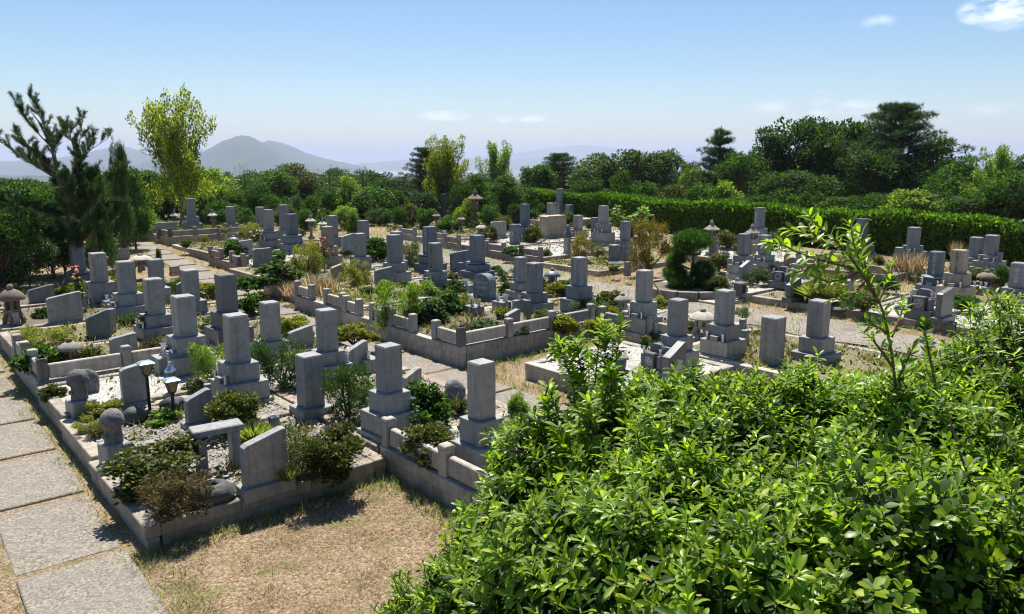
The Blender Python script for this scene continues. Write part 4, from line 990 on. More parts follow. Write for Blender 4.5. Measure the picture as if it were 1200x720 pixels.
# ------------------------------------------------------------------ altars with crests
def crest(mb, x, z, r, kind, y=0.):
    mb.torus(x, y, z, r, r * .13, 'x', 22, 5)
    n = {'star': 5, 'leaf': 3, 'ring': 0}[kind]
    for i in range(n):
        a = PI / 2 + 2 * PI * i / n
        mb.ball(x, y + r * .45 * math.cos(a), z + r * .45 * math.sin(a), r * .3, .25, 1, 1, 1)
def altar(px, yt, yb, wpx, kind, label, mat='dark_granite', zo=.3, sc=1.):
    p = at(px, yb, zo); w = metres(p, wpx) / 1.3; p = back(p, w * .55); h = max(.35, height_of(p, yt)); t = empty('stone_altar', p, YAW, label, 'altar', 'offering altars with carved crests')
    MB().box(0, 0, -.08, w * .9, w, .08 + h * .24, .01).build('base', mat, t)
    MB().box(-w * .30, 0, h * .241, w * .25, w * .42, h * .5, .008).build('incense_case', mat, t)
    c = MB(); crest(c, -w * .30 - w * .125 - .002, h * .50, min(w * .14, h * .17), kind); c.build('crest', 'carved_pale', t)
    for s in (-1, 1):
        MB().box(-w * .24, s * w * .37, h * .241, w * .18, w * .18, h * .42, .006).build('flower_stand', mat, t)
        v = MB(); vase(v, -w * .24, s * w * .37, h * .66, w * .055, h * .22); v.build('flower_vase', 'steel', t, smooth=True)
    MB().box(w * .02, 0, h * .241, w * .3, w * .7, h * .36, .008).box(w * .06, 0, h * .603, w * .34, w * .8, h * .09, .006).build('offering_shelf', mat, t)
    MB().prism([(-w * .3, 0), (w * .3, 0), (w * .3, h * .16), (w * .16, h * .27), (-w * .16, h * .27), (-w * .3, h * .16)], w * .2, w * .1, 0, h * .695, .004, 'x').build('cap', mat, t)
    return t
altar(768, 402, 444, 42, 'star', 'dark altar with star crest in front of a near gravestone')
altar(916, 312, 336, 30, 'ring', 'dark altar with white ring emblem on a paved plot')
altar(1080, 338, 372, 40, 'leaf', 'dark altar with large round pale crest at the right')
def plate_tablet():
    t = tablet(789, 406, 452, 20, 'dark tablet with pale plaque right of the star altar', 'dark', slant=.4, th=.16)
    mb = MB(); mb.box(0, -.085, .12, .22, .012, .30, .002); mb.build('plaque', 'carved_pale', t)
plate_tablet()
def emblem_box():
    b = BLK[603]; c = MB(); c.torus(-.0, 0, 0, .075, .018, 'x', 18, 5); o = c.build('ring_emblem', 'carved_pale', b, (-b.dimensions.x / 2 - .0, 0, b.dimensions.z * .5))
emblem_box()
# ------------------------------------------------------------------ western headstone
def western():
    p = at(568, 352, .34); w = metres(p, 30) / 1.0; p = back(p, .1); h = height_of(p, 322); t = empty('rounded_headstone', p, YAW + .12, 'glossy dark rounded western headstone with pale lettering', 'headstone')
    W = w * .92; pts = [(-W / 2, 0), (W / 2, 0), (W / 2 * .96, h * .62)] + [(W / 2 * .96 * math.cos(a), h * .62 + h * .34 * math.sin(a)) for a in [PI * k / 10 for k in range(1, 10)]] + [(-W / 2 * .96, h * .62)]
    MB().prism(pts, .26, 0, 0, .06, .008, 'x').build('headstone', 'blue_granite', t)
    MB().box(0, 0, -.1, .46, W + .2, .158, .01).build('plinth', 'dark_granite', t)
    text_mesh('Forever\nFamily', W * .24, 'carved_pale', 'inscription', t, (-.131, .0, h * .62), LEFT, shear=.3, space=.9)
    c = MB()
    for k in range(4): c.ball(-.131, .05 * (k - 1.5), h * .2 + .03 * (k % 2), .022, .2, 1, 1, 1)
    c.build('carved_flower', 'carved_pale', t)
western()
# ------------------------------------------------------------------ little things
def statue():
    p = BLK[665].location.copy(); p.z += BLK[665].dimensions.z - .1; t = empty('dark_statue', p, YAW, 'little dark seated statue on a grey pedestal', 'statue')
    mb = MB(); mb.lathe([(.17, 0), (.19, .06), (.13, .16), (.10, .26), (.06, .31), (.075, .35), (.085, .41), (.05, .47), (.01, .48)], seg=12)
    mb.build('figure', 'dark_granite', t, smooth=True)
statue()
def pole_thing(px0, y0, px1, y1, label):
    a = at(px1, y1, .05); d = a.y; b = Vector((a.x + metres(a, px0 - px1), a.y + .3, a.z + height_of(a, y0))); b.z = a.z + height_of(Vector((a.x, a.y + .3, a.z)), y0)
    tag(MB().tube([a, a.lerp(b, .5) + Vector((0, 0, .02)), b], [.022, .02, .012], 6).build('wooden_pole', 'cane'), label, 'pole')
pole_thing(748, 304, 778, 350, 'thin tan pole leaning near the dirt road')
def small_table(px, yt, yb, wpx, label):
    p = at(px, yb, .2); w = metres(p, wpx) / 1.2; p = back(p, w * .4); h = max(.2, height_of(p, yt)); t = empty('stone_table', p, YAW, label, 'stone table')
    MB().box(0, 0, h - .06, w, w * .8, .06, .008).build('table_top', 'dark_granite', t)
    for s in (-1, 1): MB().box(s * w * .3, 0, -.04, w * .12, w * .6, h - .06 + .037, .004).build('leg', 'dark_granite', t)
small_table(867, 331, 346, 20, 'small dark stone table at the paved altar plot')
def paving():
    pts = [at(858, 348), at(878, 343), at(915, 353), at(908, 360)]
    t = empty('stone_paving', g2w(12.9, 18.25, .0), YAW, 'pale stone paving in front of the ring emblem altar', 'paving')
    for j in range(3):
        for i in range(2): MB().box(-.3 + i * .62, (j - 1) * .82, .0, .60, .80, .075, .006).build('slab', 'pale_granite', t)
paving()
def long_base():
    t = empty('stone_border', g2w(13.1, 19.5, .18), YAW, 'low dark stone rail around the ring emblem altar', 'stone border')
    MB().box(-.3, 0, 0, .16, 2.4, .14, .01).build('rail', 'dark_granite', t)
    MB().box(.6, 1.12, 0, 1.62, .16, .14, .01).build('rail', 'dark_granite', t)
long_base()
# vases in clusters
def vase_cluster(px, yb, yt, label, zo=.3, n=3):
    p = at(px, yb, zo); h = max(.15, height_of(p, yt)); t = empty('vase_set', p, YAW, label, 'vases', 'metal vase sets on stone stands')
    MB().box(0, 0, -.04, .30, .40, h * .62 + .04, .008).build('stand', 'grey_granite', t)
    rnd = random.Random(int(px))
    for i in range(n):
        v = MB(); vase(v, rnd.uniform(-.09, .09), -.13 + .13 * i, h * .62 - .002, .045, h * .38); v.build('vase', 'steel', t, smooth=True)
vase_cluster(193, 438, 404, 'cluster of steel vases left of the two tier gravestone near the garden lamps')
vase_cluster(430, 434, 410, 'steel vases beside the pale slanted tablet')
vase_cluster(128, 360, 346, 'shiny vases in front of the gravestone right of red flowers')
vase_cluster(588, 366, 345, 'steel vases on the walled middle plot')
vase_cluster(556, 372, 350, 'bowl and vases before the rounded western headstone')
vase_cluster(1148, 344, 330, 'small white vases beside the dark mushroom lantern')
vase_cluster(545, 343, 328, 'small vases before the gravestone beside the western headstone')
flowers(96, 372, 312, ['red_flower', 'yellow_flower'], 'tall red and yellow flowers in a vase at the left', wpx=16, n=18)
flowers(756, 418, 391, ['dark_red_flower'], 'dark red flower in a vase beside the star altar', wpx=9, n=8)
flowers(381, 318, 292 - 14, ['pink_flower', 'red_flower'], 'bright red flowers beside the brown gravestone', wpx=22, n=22)
flowers(302, 290, 268, ['orange_flower', 'white_flower'], 'orange and white flowers in front of the far cluster', wpx=16, n=14)
flowers(265, 280, 263, ['orange_flower'], 'orange flowers below the small far gravestone', wpx=14, n=10)
flowers(171, 400, 366, ['dark_red_flower', 'leaf_brown'], 'reddish potted plant in front of a grey gravestone', wpx=13, n=12)
flowers(207, 375, 350, ['yellow_flower', 'orange_flower'], 'yellow and orange flowers between two gravestones on the left', wpx=12, n=10)
flowers(606, 512, 483, ['leaf_dark'], 'dark green sprig in a square stone vase at the nearest tall gravestone', wpx=16, n=8)
flowers(700, 370, 343, ['leaf_dark'], 'dark sprig beside the gravestone on two wide tiers', wpx=8, n=6)
flowers(1142, 345, 338, ['yellow_flower', 'orange_flower'], 'small yellow flowers by the dark mushroom lantern', wpx=18, n=10)
flowers(1185, 350, 343, ['white_flower'], 'white flowers at the right edge gravestone', wpx=10, n=6)
# ------------------------------------------------------------------ bushes
BU = [
 (183, 574, 506, 104, 'pads', 'leaf_olive', 'broad clipped olive bush beside the round headed figure'),
 (206, 606, 556, 74, 'fine', 'leaf_brown', 'browning twiggy bush at the front corner kerb'),
 (352, 566, 500, 66, 'fine', 'leaf_olive', 'twiggy grey green bush right of the slanted front tablet'),
 (388, 560, 492, 70, 'pads', 'leaf_olive', 'clipped bush in front of the broad pillar gravestone'),
 (408, 494, 428, 52, 'fine', 'leaf_green', 'feathery shrub right of the broad pillar gravestone'),
 (330, 458, 394, 52, 'fine', 'leaf_pine', 'feathery dark shrub right of the two tier gravestone'),
 (258, 455, 400, 52, 'fine', 'leaf_light', 'light green shrub left of the two tier gravestone'),
 (275, 508, 452, 60, 'pads', 'leaf_olive', 'loose reddish bush behind the bench'),
 (228, 462, 440, 26, 'dome', 'leaf_olive', 'small bush beside the silver lantern'),
 (492, 506, 444, 62, 'leafy', 'leaf_green', 'glossy leafed bush left of the nearest tall gravestone'),
 (505, 548, 490, 62, 'pads', 'leaf_olive', 'clipped bush inside the low fence of the nearest grave'),
 (118, 490, 466, 40, 'pads', 'leaf_yellow', 'yellow green bush in front of the stone figure'),
 (110, 512, 488, 38, 'fine', 'leaf_yellow', 'low yellowish plant by the path side kerb'),
 (190, 497, 478, 40, 'leafy', 'leaf_light', 'low plants at the foot of the garden lamps'),
 (50, 440, 395, 52, 'leafy', 'leaf_green', 'green shrub behind the tan fence posts on the left'),
 (52, 414, 384, 60, 'fine', 'leaf_yellow', 'weedy shrub mass behind the left fenced plot'),
 (110, 432, 403, 32, 'dome', 'leaf_olive', 'dark small bush right of the mushroom lantern'),
 (182, 424, 392, 38, 'dome', 'leaf_brown', 'brown bush left of the metal vases'),
 (345, 400, 363, 40, 'pads', 'leaf_yellow', 'yellow green bush at the central path left edge'),
 (414, 404, 376, 40, 'pads', 'leaf_yellow', 'clipped yellowish bush behind the nearer path gravestone'),
 (436, 400, 386, 22, 'pads', 'leaf_yellow', 'small clipped bush at the central path edge'),
 (240, 352, 325, 26, 'pads', 'leaf_yellow', 'yellowish bush by the path behind left gravestones'),
 (297, 372, 340, 34, 'leafy', 'leaf_green', 'green bush right of the dark slim gravestone'),
 (120, 352, 322, 30, 'leafy', 'leaf_green', 'leafy green plant at the foot of a left gravestone'),
 (82, 348, 328, 40, 'pads', 'leaf_yellow', 'yellowish ground bush below the left pine'),
 (50, 376, 358, 20, 'leafy', 'leaf_green', 'small round plant in front of the dark shaded tablet'),
 (140, 338, 318, 24, 'fine', 'leaf_yellow', 'yellow green shrub right of the shaded left gravestones'),
 (468, 388, 330, 48, 'fine', 'leaf_light', 'tall light green bush at the central path right edge'),
 (452, 346, 325, 24, 'dome', 'leaf_light', 'round clipped yellow green bush'),
 (500, 350, 325, 28, 'dome', 'leaf_light', 'yellow green mound below the carved gravestone'),
 (503, 384, 345, 48, 'leafy', 'leaf_greygreen', 'grey green bush behind the emblem gate panel'),
 (525, 372, 336, 40, 'leafy', 'leaf_green', 'dark leafed bush left of the western headstone'),
 (532, 346, 324, 26, 'leafy', 'leaf_greygreen', 'small leafy bush left behind the western headstone'),
 (592, 350, 328, 14, 'leafy', 'leaf_green', 'narrow bush right of the western headstone'),
 (568, 396, 372, 54, 'leafy', 'leaf_greygreen', 'low leafy bush spilling over the middle wall'),
 (590, 378, 356, 18, 'leafy', 'leaf_yellow', 'yellow green plant beside the steel vases'),
 (645, 388, 361, 44, 'pads', 'leaf_olive', 'spreading clipped pine bush inside the middle wall'),
 (652, 348, 328, 24, 'pads', 'leaf_yellow', 'olive bush right of the dark low lantern'),
 (716, 362, 337, 28, 'pads', 'leaf_olive', 'rusty olive bush left of the beige mushroom lantern'),
 (712, 376, 353, 20, 'pads', 'leaf_yellow', 'small yellow bush before the beige mushroom lantern'),
 (690, 376, 352, 44, 'fine', 'leaf_greygreen', 'feathery grey green bush at the two tier gravestone'),
 (772, 362, 344, 24, 'dome', 'leaf_yellow', 'yellowish bush behind the leaning pole'),
 (842, 318, 292, 34, 'dome', 'leaf_olive', 'clipped bush right of the cloud pruned pine'),
 (842, 340, 320, 32, 'dome', 'leaf_olive', 'dark low clipped bush in front of the cloud pruned pine'),
 (888, 332, 311, 30, 'dome', 'leaf_greygreen', 'grey green bush below the equal gravestones'),
 (852, 290, 268, 32, 'dome', 'leaf_olive', 'clipped bush right of the ball topped lantern'),
 (912, 290, 268, 30, 'dome', 'leaf_greygreen', 'bush right of the tall hedge gravestone'),
 (1012, 364, 340, 30, 'dome', 'leaf_olive', 'dark round bush below the tall leafy shoot'),
 (963, 354, 322, 50, 'fine', 'leaf_yellow', 'large arching grassy clump at the road edge'),
 (759, 316, 259, 42, 'fine', 'leaf_red', 'tall reddish green shrub by the dirt road'),
 (681, 304, 272, 28, 'fine', 'leaf_red', 'yellow and red tipped bush beside the dark statue'),
 (738, 278, 243, 50, 'sprawl', 'leaf_light', 'sprawling pale shrub behind the ornate gravestone'),
 (625, 284, 262, 24, 'dome', 'leaf_olive', 'bush left of the broad tan stone block'),
 (665, 262, 246, 24, 'dome', 'leaf_green', 'bush right of the stone clutter by the hedge'),
 (622, 258, 244, 20, 'dome', 'leaf_dark', 'small dark bush before the hedge end'),
 (575, 283, 262, 20, 'dome', 'leaf_olive', 'olive bush by the low white topped lantern'),
 (526, 272, 250, 28, 'dome', 'leaf_green', 'bush between two round roofed lanterns'),
 (275, 304, 279, 28, 'leafy', 'leaf_green', 'leafy green bush at the small dark lantern'),
 (325, 338, 302, 56, 'leafy', 'leaf_greygreen', 'spreading pale leafed plant in the middle left plot'),
 (325, 308, 291, 24, 'leafy', 'leaf_green', 'round bush before the blue black gravestone'),
 (290, 342, 322, 30, 'leafy', 'leaf_green', 'low bush by the kerb left of the spreading plant'),
 (362, 322, 286, 34, 'fine', 'leaf_yellow', 'yellow green weeds left of the brown gravestone'),
 (417, 336, 305, 34, 'fine', 'leaf_yellow', 'yellow shrub in front of the grey gravestone by the path'),
 (440, 306, 276, 30, 'leafy', 'leaf_green', 'green shrub left of the twin gravestones'),
 (480, 312, 285, 30, 'fine', 'leaf_olive', 'olive bush right of the twin gravestones'),
 (175, 274, 255, 46, 'dome', 'leaf_light', 'bright green bush left of the far fenced plot'),
 (262, 262, 232, 40, 'dome', 'leaf_green', 'leafy bush behind the two pale lanterns'),
 (295, 282, 262, 26, 'fine', 'leaf_yellow', 'yellowish shrub left of the tall cluster'),
 (1150, 332, 311, 34, 'dome', 'leaf_olive', 'olive bush behind the dark mushroom lantern'),
 (1175, 334, 308, 20, 'dome', 'leaf_green', 'small green bush beneath the hedge end gravestones'),
 (1082, 386, 370, 18, 'dome', 'leaf_dark', 'small dark shrub on the white gravel plot'),
 (580, 500 - 62, 0, 0, '', '', ''),
 (608, 486, 456, 26, 'dome', 'leaf_light', 'pale yellow green bush behind the nearest tall gravestone'),
 (536, 486, 462, 22, 'pads', 'leaf_olive', 'olive bush by the pale rock'),
]
k = 0
for b in BU:
    if not b[3]: continue
    k += 1; bush(b[0], b[1], b[2], b[3] * 1.15, b[4], b[5], b[6], seed=k % 3 + 1, zo=.3 if b[0] not in (763,) else .1, group='shrubs planted between the graves')
for (px, yb, yt, w, lb) in [(375, 348, 312, 60, 'dry reeds filling the plot below the brown gravestone'), (345, 346, 322, 40, 'straw weeds at the kerb of the reedy plot'), (1066, 318, 286, 50, 'dry reeds in front of the hedge gravestone'), (745, 316, 300, 36, 'straw weeds at the stone heap'), (1120, 300, 275, 18, 'thin dry stalks left of the gravestone pair')]:
    bush(px, yb, yt + 6, w * .8, 'reeds', 'straw', lb, name='weeds', group='dry reeds and weeds')
for (px, yb, yt, w, lb) in [(336, 566, 540, 22, 'grass tuft at the slanted front tablet'), (297, 520, 490, 26, 'green grass tuft right of the bench'), (388, 428, 398, 16, 'grass tuft at the central path edge'), (960, 352, 328, 40, 'grass blades in the arching clump'), (1100, 330, 312, 16, 'grass tuft behind the blue gravestone')]:
    bush(px, yb, yt, w, 'grassy', 'grass_green', lb, name='grass_clump', group='grass clumps')
FILL = [(62, 470, 'leafy'), (300, 420, 'pads'), (345, 430, 'fine'), (420, 470, 'fine'), (150, 384, 'pads'), (205, 388, 'leafy'), (250, 392, 'pads'), (170, 350, 'fine'), (262, 372, 'leafy'), (205, 345, 'fine'),
 (310, 350, 'pads'), (350, 318, 'leafy'), (400, 356, 'fine'), (432, 348, 'pads'), (474, 338, 'leafy'), (550, 394, 'fine'), (604, 398, 'pads'), (540, 356, 'leafy'), (575, 320, 'pads'), (595, 330, 'fine'), (632, 340, 'leafy'), (665, 348, 'pads'),
 (700, 396, 'pads'), (735, 388, 'leafy'), (770, 400, 'fine'), (800, 392, 'pads'), (870, 372, 'fine'), (660, 392, 'leafy'), (640, 300, 'dome'), (600, 300, 'pads'), (700, 300, 'fine'), (720, 318, 'pads'), (785, 300, 'dome'), (815, 300, 'leafy'),
 (868, 300, 'fine'), (910, 318, 'pads'), (935, 350, 'leafy'), (960, 318, 'pads'), (1000, 318, 'fine'), (1040, 340, 'pads'), (1070, 330, 'fine'), (1130, 362, 'pads'), (1165, 356, 'leafy'), (1100, 310, 'pads'), (1180, 325, 'fine'), (1030, 310, 'leafy'),
 (430, 292, 'fine'), (405, 300, 'leafy'), (455, 300, 'pads'), (496, 318, 'fine'), (530, 330, 'pads'), (556, 268, 'pads'), (600, 268, 'leafy'), (640, 268, 'fine'), (690, 268, 'pads'), (330, 290, 'pads'), (285, 272, 'leafy'), (240, 282, 'fine'), (218, 290, 'pads'), (255, 300, 'fine'), (370, 292, 'leafy'), (350, 278, 'pads'), (885, 308, 'pads'), (845, 350, 'fine')]
for i, (px, yb, kd) in enumerate(FILL):
    rn = random.Random(px + yb); q = at(px, yb, .3); w = F / depth(q) * rn.uniform(.35, .75)
    bush(px, yb, yb - w * rn.uniform(.5, .85), w, kd, ['leaf_olive', 'leaf_green', 'leaf_yellow', 'leaf_greygreen', 'leaf_green'][i % 5], 'small shrub filling a gap between graves, plots and kerbs', seed=i % 3 + 1, group='small gap filling shrubs among the graves')
# cloud pruned pine on its round kerb
def niwaki():
    p = at(806, 343, .2); p = back(p, .9); t = empty('cloud_pruned_pine', p, 0, 'cloud pruned pine with rounded pads on a low round kerb', 'tree')
    h = height_of(p, 272); rnd = random.Random(2)
    limbs = [limb((0, 0, -.1), (.1, 0, h * .8), .07, .03, rnd, .06)]
    def px_off(dx): return metres(p, dx)
    pads = [(px_off(3), .1, h * .83, .50, .25), (px_off(-10), -.1, h * .66, .26, .14), (px_off(-16), 0, h * .26, .32, .2), (px_off(-11), -.35, h * .12, .34, .2), (px_off(17), 0, h * .30, .30, .24), (px_off(18), -.3, h * .12, .28, .2), (px_off(-15), .1, h * .48, .24, .12)]
    ce = [a[:3] for a in pads]; ra = [(a[3], a[3], a[4]) for a in pads]
    for a in pads: limbs.append(limb((.02, 0, a[2] * .7), (a[0], a[1], a[2] - .05), .03, .015, rnd, .1, 4))
    link('trunk', trunk_mesh('trunk', limbs, 'bark'), t); link('foliage', crown('foliage', ce, ra, 9000, 'needles', .10, 'leaf_pine', 4, 1.0, .72), t); t.children[-1]
    for o in t.children:
        if o.name.startswith('foliage'): swap_mat(o, 'leaf_green')
    k = MB(); n = 14
    for i in range(n):
        a = 2 * PI * i / n; k.box(1.25 * math.cos(a), 1.25 * math.sin(a), -.3, .16, .54, .38, .012, rz=a)
    q = empty('round_kerb', p, 0, 'round kerb around the cloud pruned pine', 'kerb'); k.build('kerb', 'kerb_stone', q)
    MB().lathe([(1.18, -.1), (1.18, .02), (.6, .06), (.05, .07)], seg=24).build('bed', 'soil', q)
niwaki()
# small conifer in pot-like plot
tree('small_conifer', 176, 26.3, 291, 16, 'smallpine', 'small dark conifer behind the wide white topped lantern', 5, 'leaf_dark')
# ------------------------------------------------------------------ hedge
def hedge():
    base = [(585, 250), (640, 256), (700, 262), (790, 274), (900, 284), (1025, 297), (1100, 304), (1177, 312), (1230, 319), (1330, 330)]
    pts = [at(*b) for b in base]; L = []
    for a, b in zip(pts, pts[1:]):
        n = max(2, int((b - a).length / .4)); L += [a.lerp(b, i / n) for i in range(n)]
    L.append(pts[-1]); n = len(L); hh = 1.55; th = 1.25
    root = empty('hedge', L[n // 2], 0, 'long clipped green hedge running behind the right hand graves', 'hedge'); o = L[n // 2]
    r = rs(8); core, top = MB(), None
    N_ = 62000; idx = r.rand(N_) * (n - 1.001); i0 = idx.astype(int); f = (idx - i0)[:, None]; A = np.array([tuple(p) for p in L]); P = A[i0] * (1 - f) + A[i0 + 1] * f
    T = nrm(A[i0 + 1] - A[i0]); Sd = nrm(np.stack([T[:, 1], -T[:, 0], np.zeros(N_)], 1))   # toward eye
    flip = np.where((Sd * P).sum(1) > 0, -1., 1.)[:, None]; Sd *= flip
    hgt = hh + .07 * np.sin(idx * .31) + .05 * np.sin(idx * .9)
    on_top = r.rand(N_) < .36; s = np.where(on_top, r.rand(N_) * th, .10 * np.abs(r.normal(size=N_))); z = np.where(on_top, hgt - .06 * np.abs(r.normal(size=N_)) + .02, r.rand(N_) * hgt)
    edge = np.clip((z - (hgt - .25)) / .25, 0, 1); s = np.where(on_top, s, s + .12 * edge ** 2)
    P2 = P - Sd * s[:, None] + np.array([0, 0, 1.]) * z[:, None] + r.normal(size=P.shape) * .035
    D = np.where(on_top[:, None], np.array([0, 0, 1.]) + r.normal(size=P.shape) * .5, Sd * .6 + np.array([0, 0, 1.]) + r.normal(size=P.shape) * .45)
    NN = np.where(on_top[:, None], Sd, Sd) + r.normal(size=P.shape) * .5
    me = scatter('foliage', 'rhomb', P2 - np.array(tuple(o)), D, NN, .13 * (.6 + .8 * r.rand(N_)), 'leaf_hedge'); link('foliage', me, root)
    V_, q = [], []
    for i, p in enumerate(L):
        t = (L[min(i + 1, n - 1)] - L[max(i - 1, 0)]).normalized(); s_ = Vector((t.y, -t.x, 0));
        if s_.dot(Vector((p.x, p.y, 0))) > 0: s_ = -s_
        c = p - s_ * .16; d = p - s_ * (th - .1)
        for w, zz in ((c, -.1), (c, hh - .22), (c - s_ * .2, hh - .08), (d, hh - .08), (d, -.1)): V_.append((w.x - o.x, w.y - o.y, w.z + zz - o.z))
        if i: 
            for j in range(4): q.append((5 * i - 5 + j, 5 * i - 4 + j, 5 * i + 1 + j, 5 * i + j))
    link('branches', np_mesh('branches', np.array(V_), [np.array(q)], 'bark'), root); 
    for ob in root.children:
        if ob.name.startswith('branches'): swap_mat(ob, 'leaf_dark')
hedge()
# ------------------------------------------------------------------ trees
def left_pine():
    p = at_dist(75, 26, 0); t = empty('pine_tree', p, 0, 'tall open pine with upswept shoots at the left', 'tree'); h = height_of(p, 112); k = metres(p, 1) * .96
    rnd = random.Random(12)
    def W(px, py, dy=0.): return Vector(((px - 75) * k, dy, h * (335 - py) / 235.))
    limbs, ce, ra, shoots = [], [], [], []
    T = [W(77, 335), W(77, 290, .1), W(72, 240), W(68, 200, -.1), W(62, 160), (W(50, 130)), W(42, 118)]
    limbs.append((T, [.075, .07, .055, .045, .032, .02, .012]))
    main = [(W(70, 205), W(14, 160, .6)), (W(66, 196), W(40, 150, -.6)), (W(66, 180), W(52, 150, .4)), (W(62, 160), W(26, 112, .1)), (W(62, 160), W(50, 108, -.3)), (W(60, 165), W(70, 142, .4)),
            (W(72, 215), W(118, 150, .5)), (W(72, 225), W(108, 130, -.3)), (W(76, 215), W(92, 150, .9)), (W(90, 190), W(97, 140, -.6)), (W(68, 200), W(8, 150, -.4)), (W(66, 196), W(20, 175, .2)), (W(70, 205), W(30, 172, .8)),
            (W(76, 250), W(125, 190, .8)), (W(76, 250), W(20, 225, -.8)), (W(77, 275), W(130, 235, .4)), (W(77, 275), W(30, 250, .6)), (W(76, 290), W(110, 262, -.8)), (W(76, 255), W(95, 200, -.9)), (W(76, 260), W(50, 215, 1.)), (W(76, 240), W(104, 195, 0)), (W(77, 262), W(118, 215, -.4)), (W(77, 285), W(40, 262, -.8)), (W(76, 235), W(44, 190, .5)), (W(76, 235), W(88, 178, .3)), (W(77, 292), W(60, 262, .9)), (W(77, 270), W(98, 232, 1.))]
    for a, b in main:
        lm = limb(a, b, .022, .006, rnd, .10, 8); limbs.append(lm); n = 9
        low = b.z < h * .62
        for j in range(2, 9):
            q = lm[0][j]
            for s in range(5 if low else 2):
                d = Vector((rnd.uniform(-1, 1) * .8, rnd.uniform(-1, 1) * .8, rnd.uniform(.5, 1.))) + (b - a).normalized() * .35; e = q + d * rnd.uniform(.20, .38)
                shoots.append((q, e)); limbs.append(([q, e], [.008, .004]))
    P, D, NN = [], [], []
    r = rs(5)
    for a, b in shoots:
        a, b = np.array(a), np.array(b); ax = (b - a) / np.linalg.norm(b - a)
        m = 95; t_ = .22 + .78 * r.rand(m, 1); P.append(a + (b - a) * t_); d = nrm(r.normal(size=(m, 3))) * .75 + ax * .9; D.append(d); NN.append(r.normal(size=(m, 3)))
    P, D, NN = map(np.concatenate, (P, D, NN))
    link('trunk', trunk_mesh('trunk', limbs, 'bark'), t); link('needles', scatter('needles', 'slim', P, D, NN, .12 * (.7 + .6 * r.rand(len(P))), 'leaf_pine', width=.45), t)
left_pine()
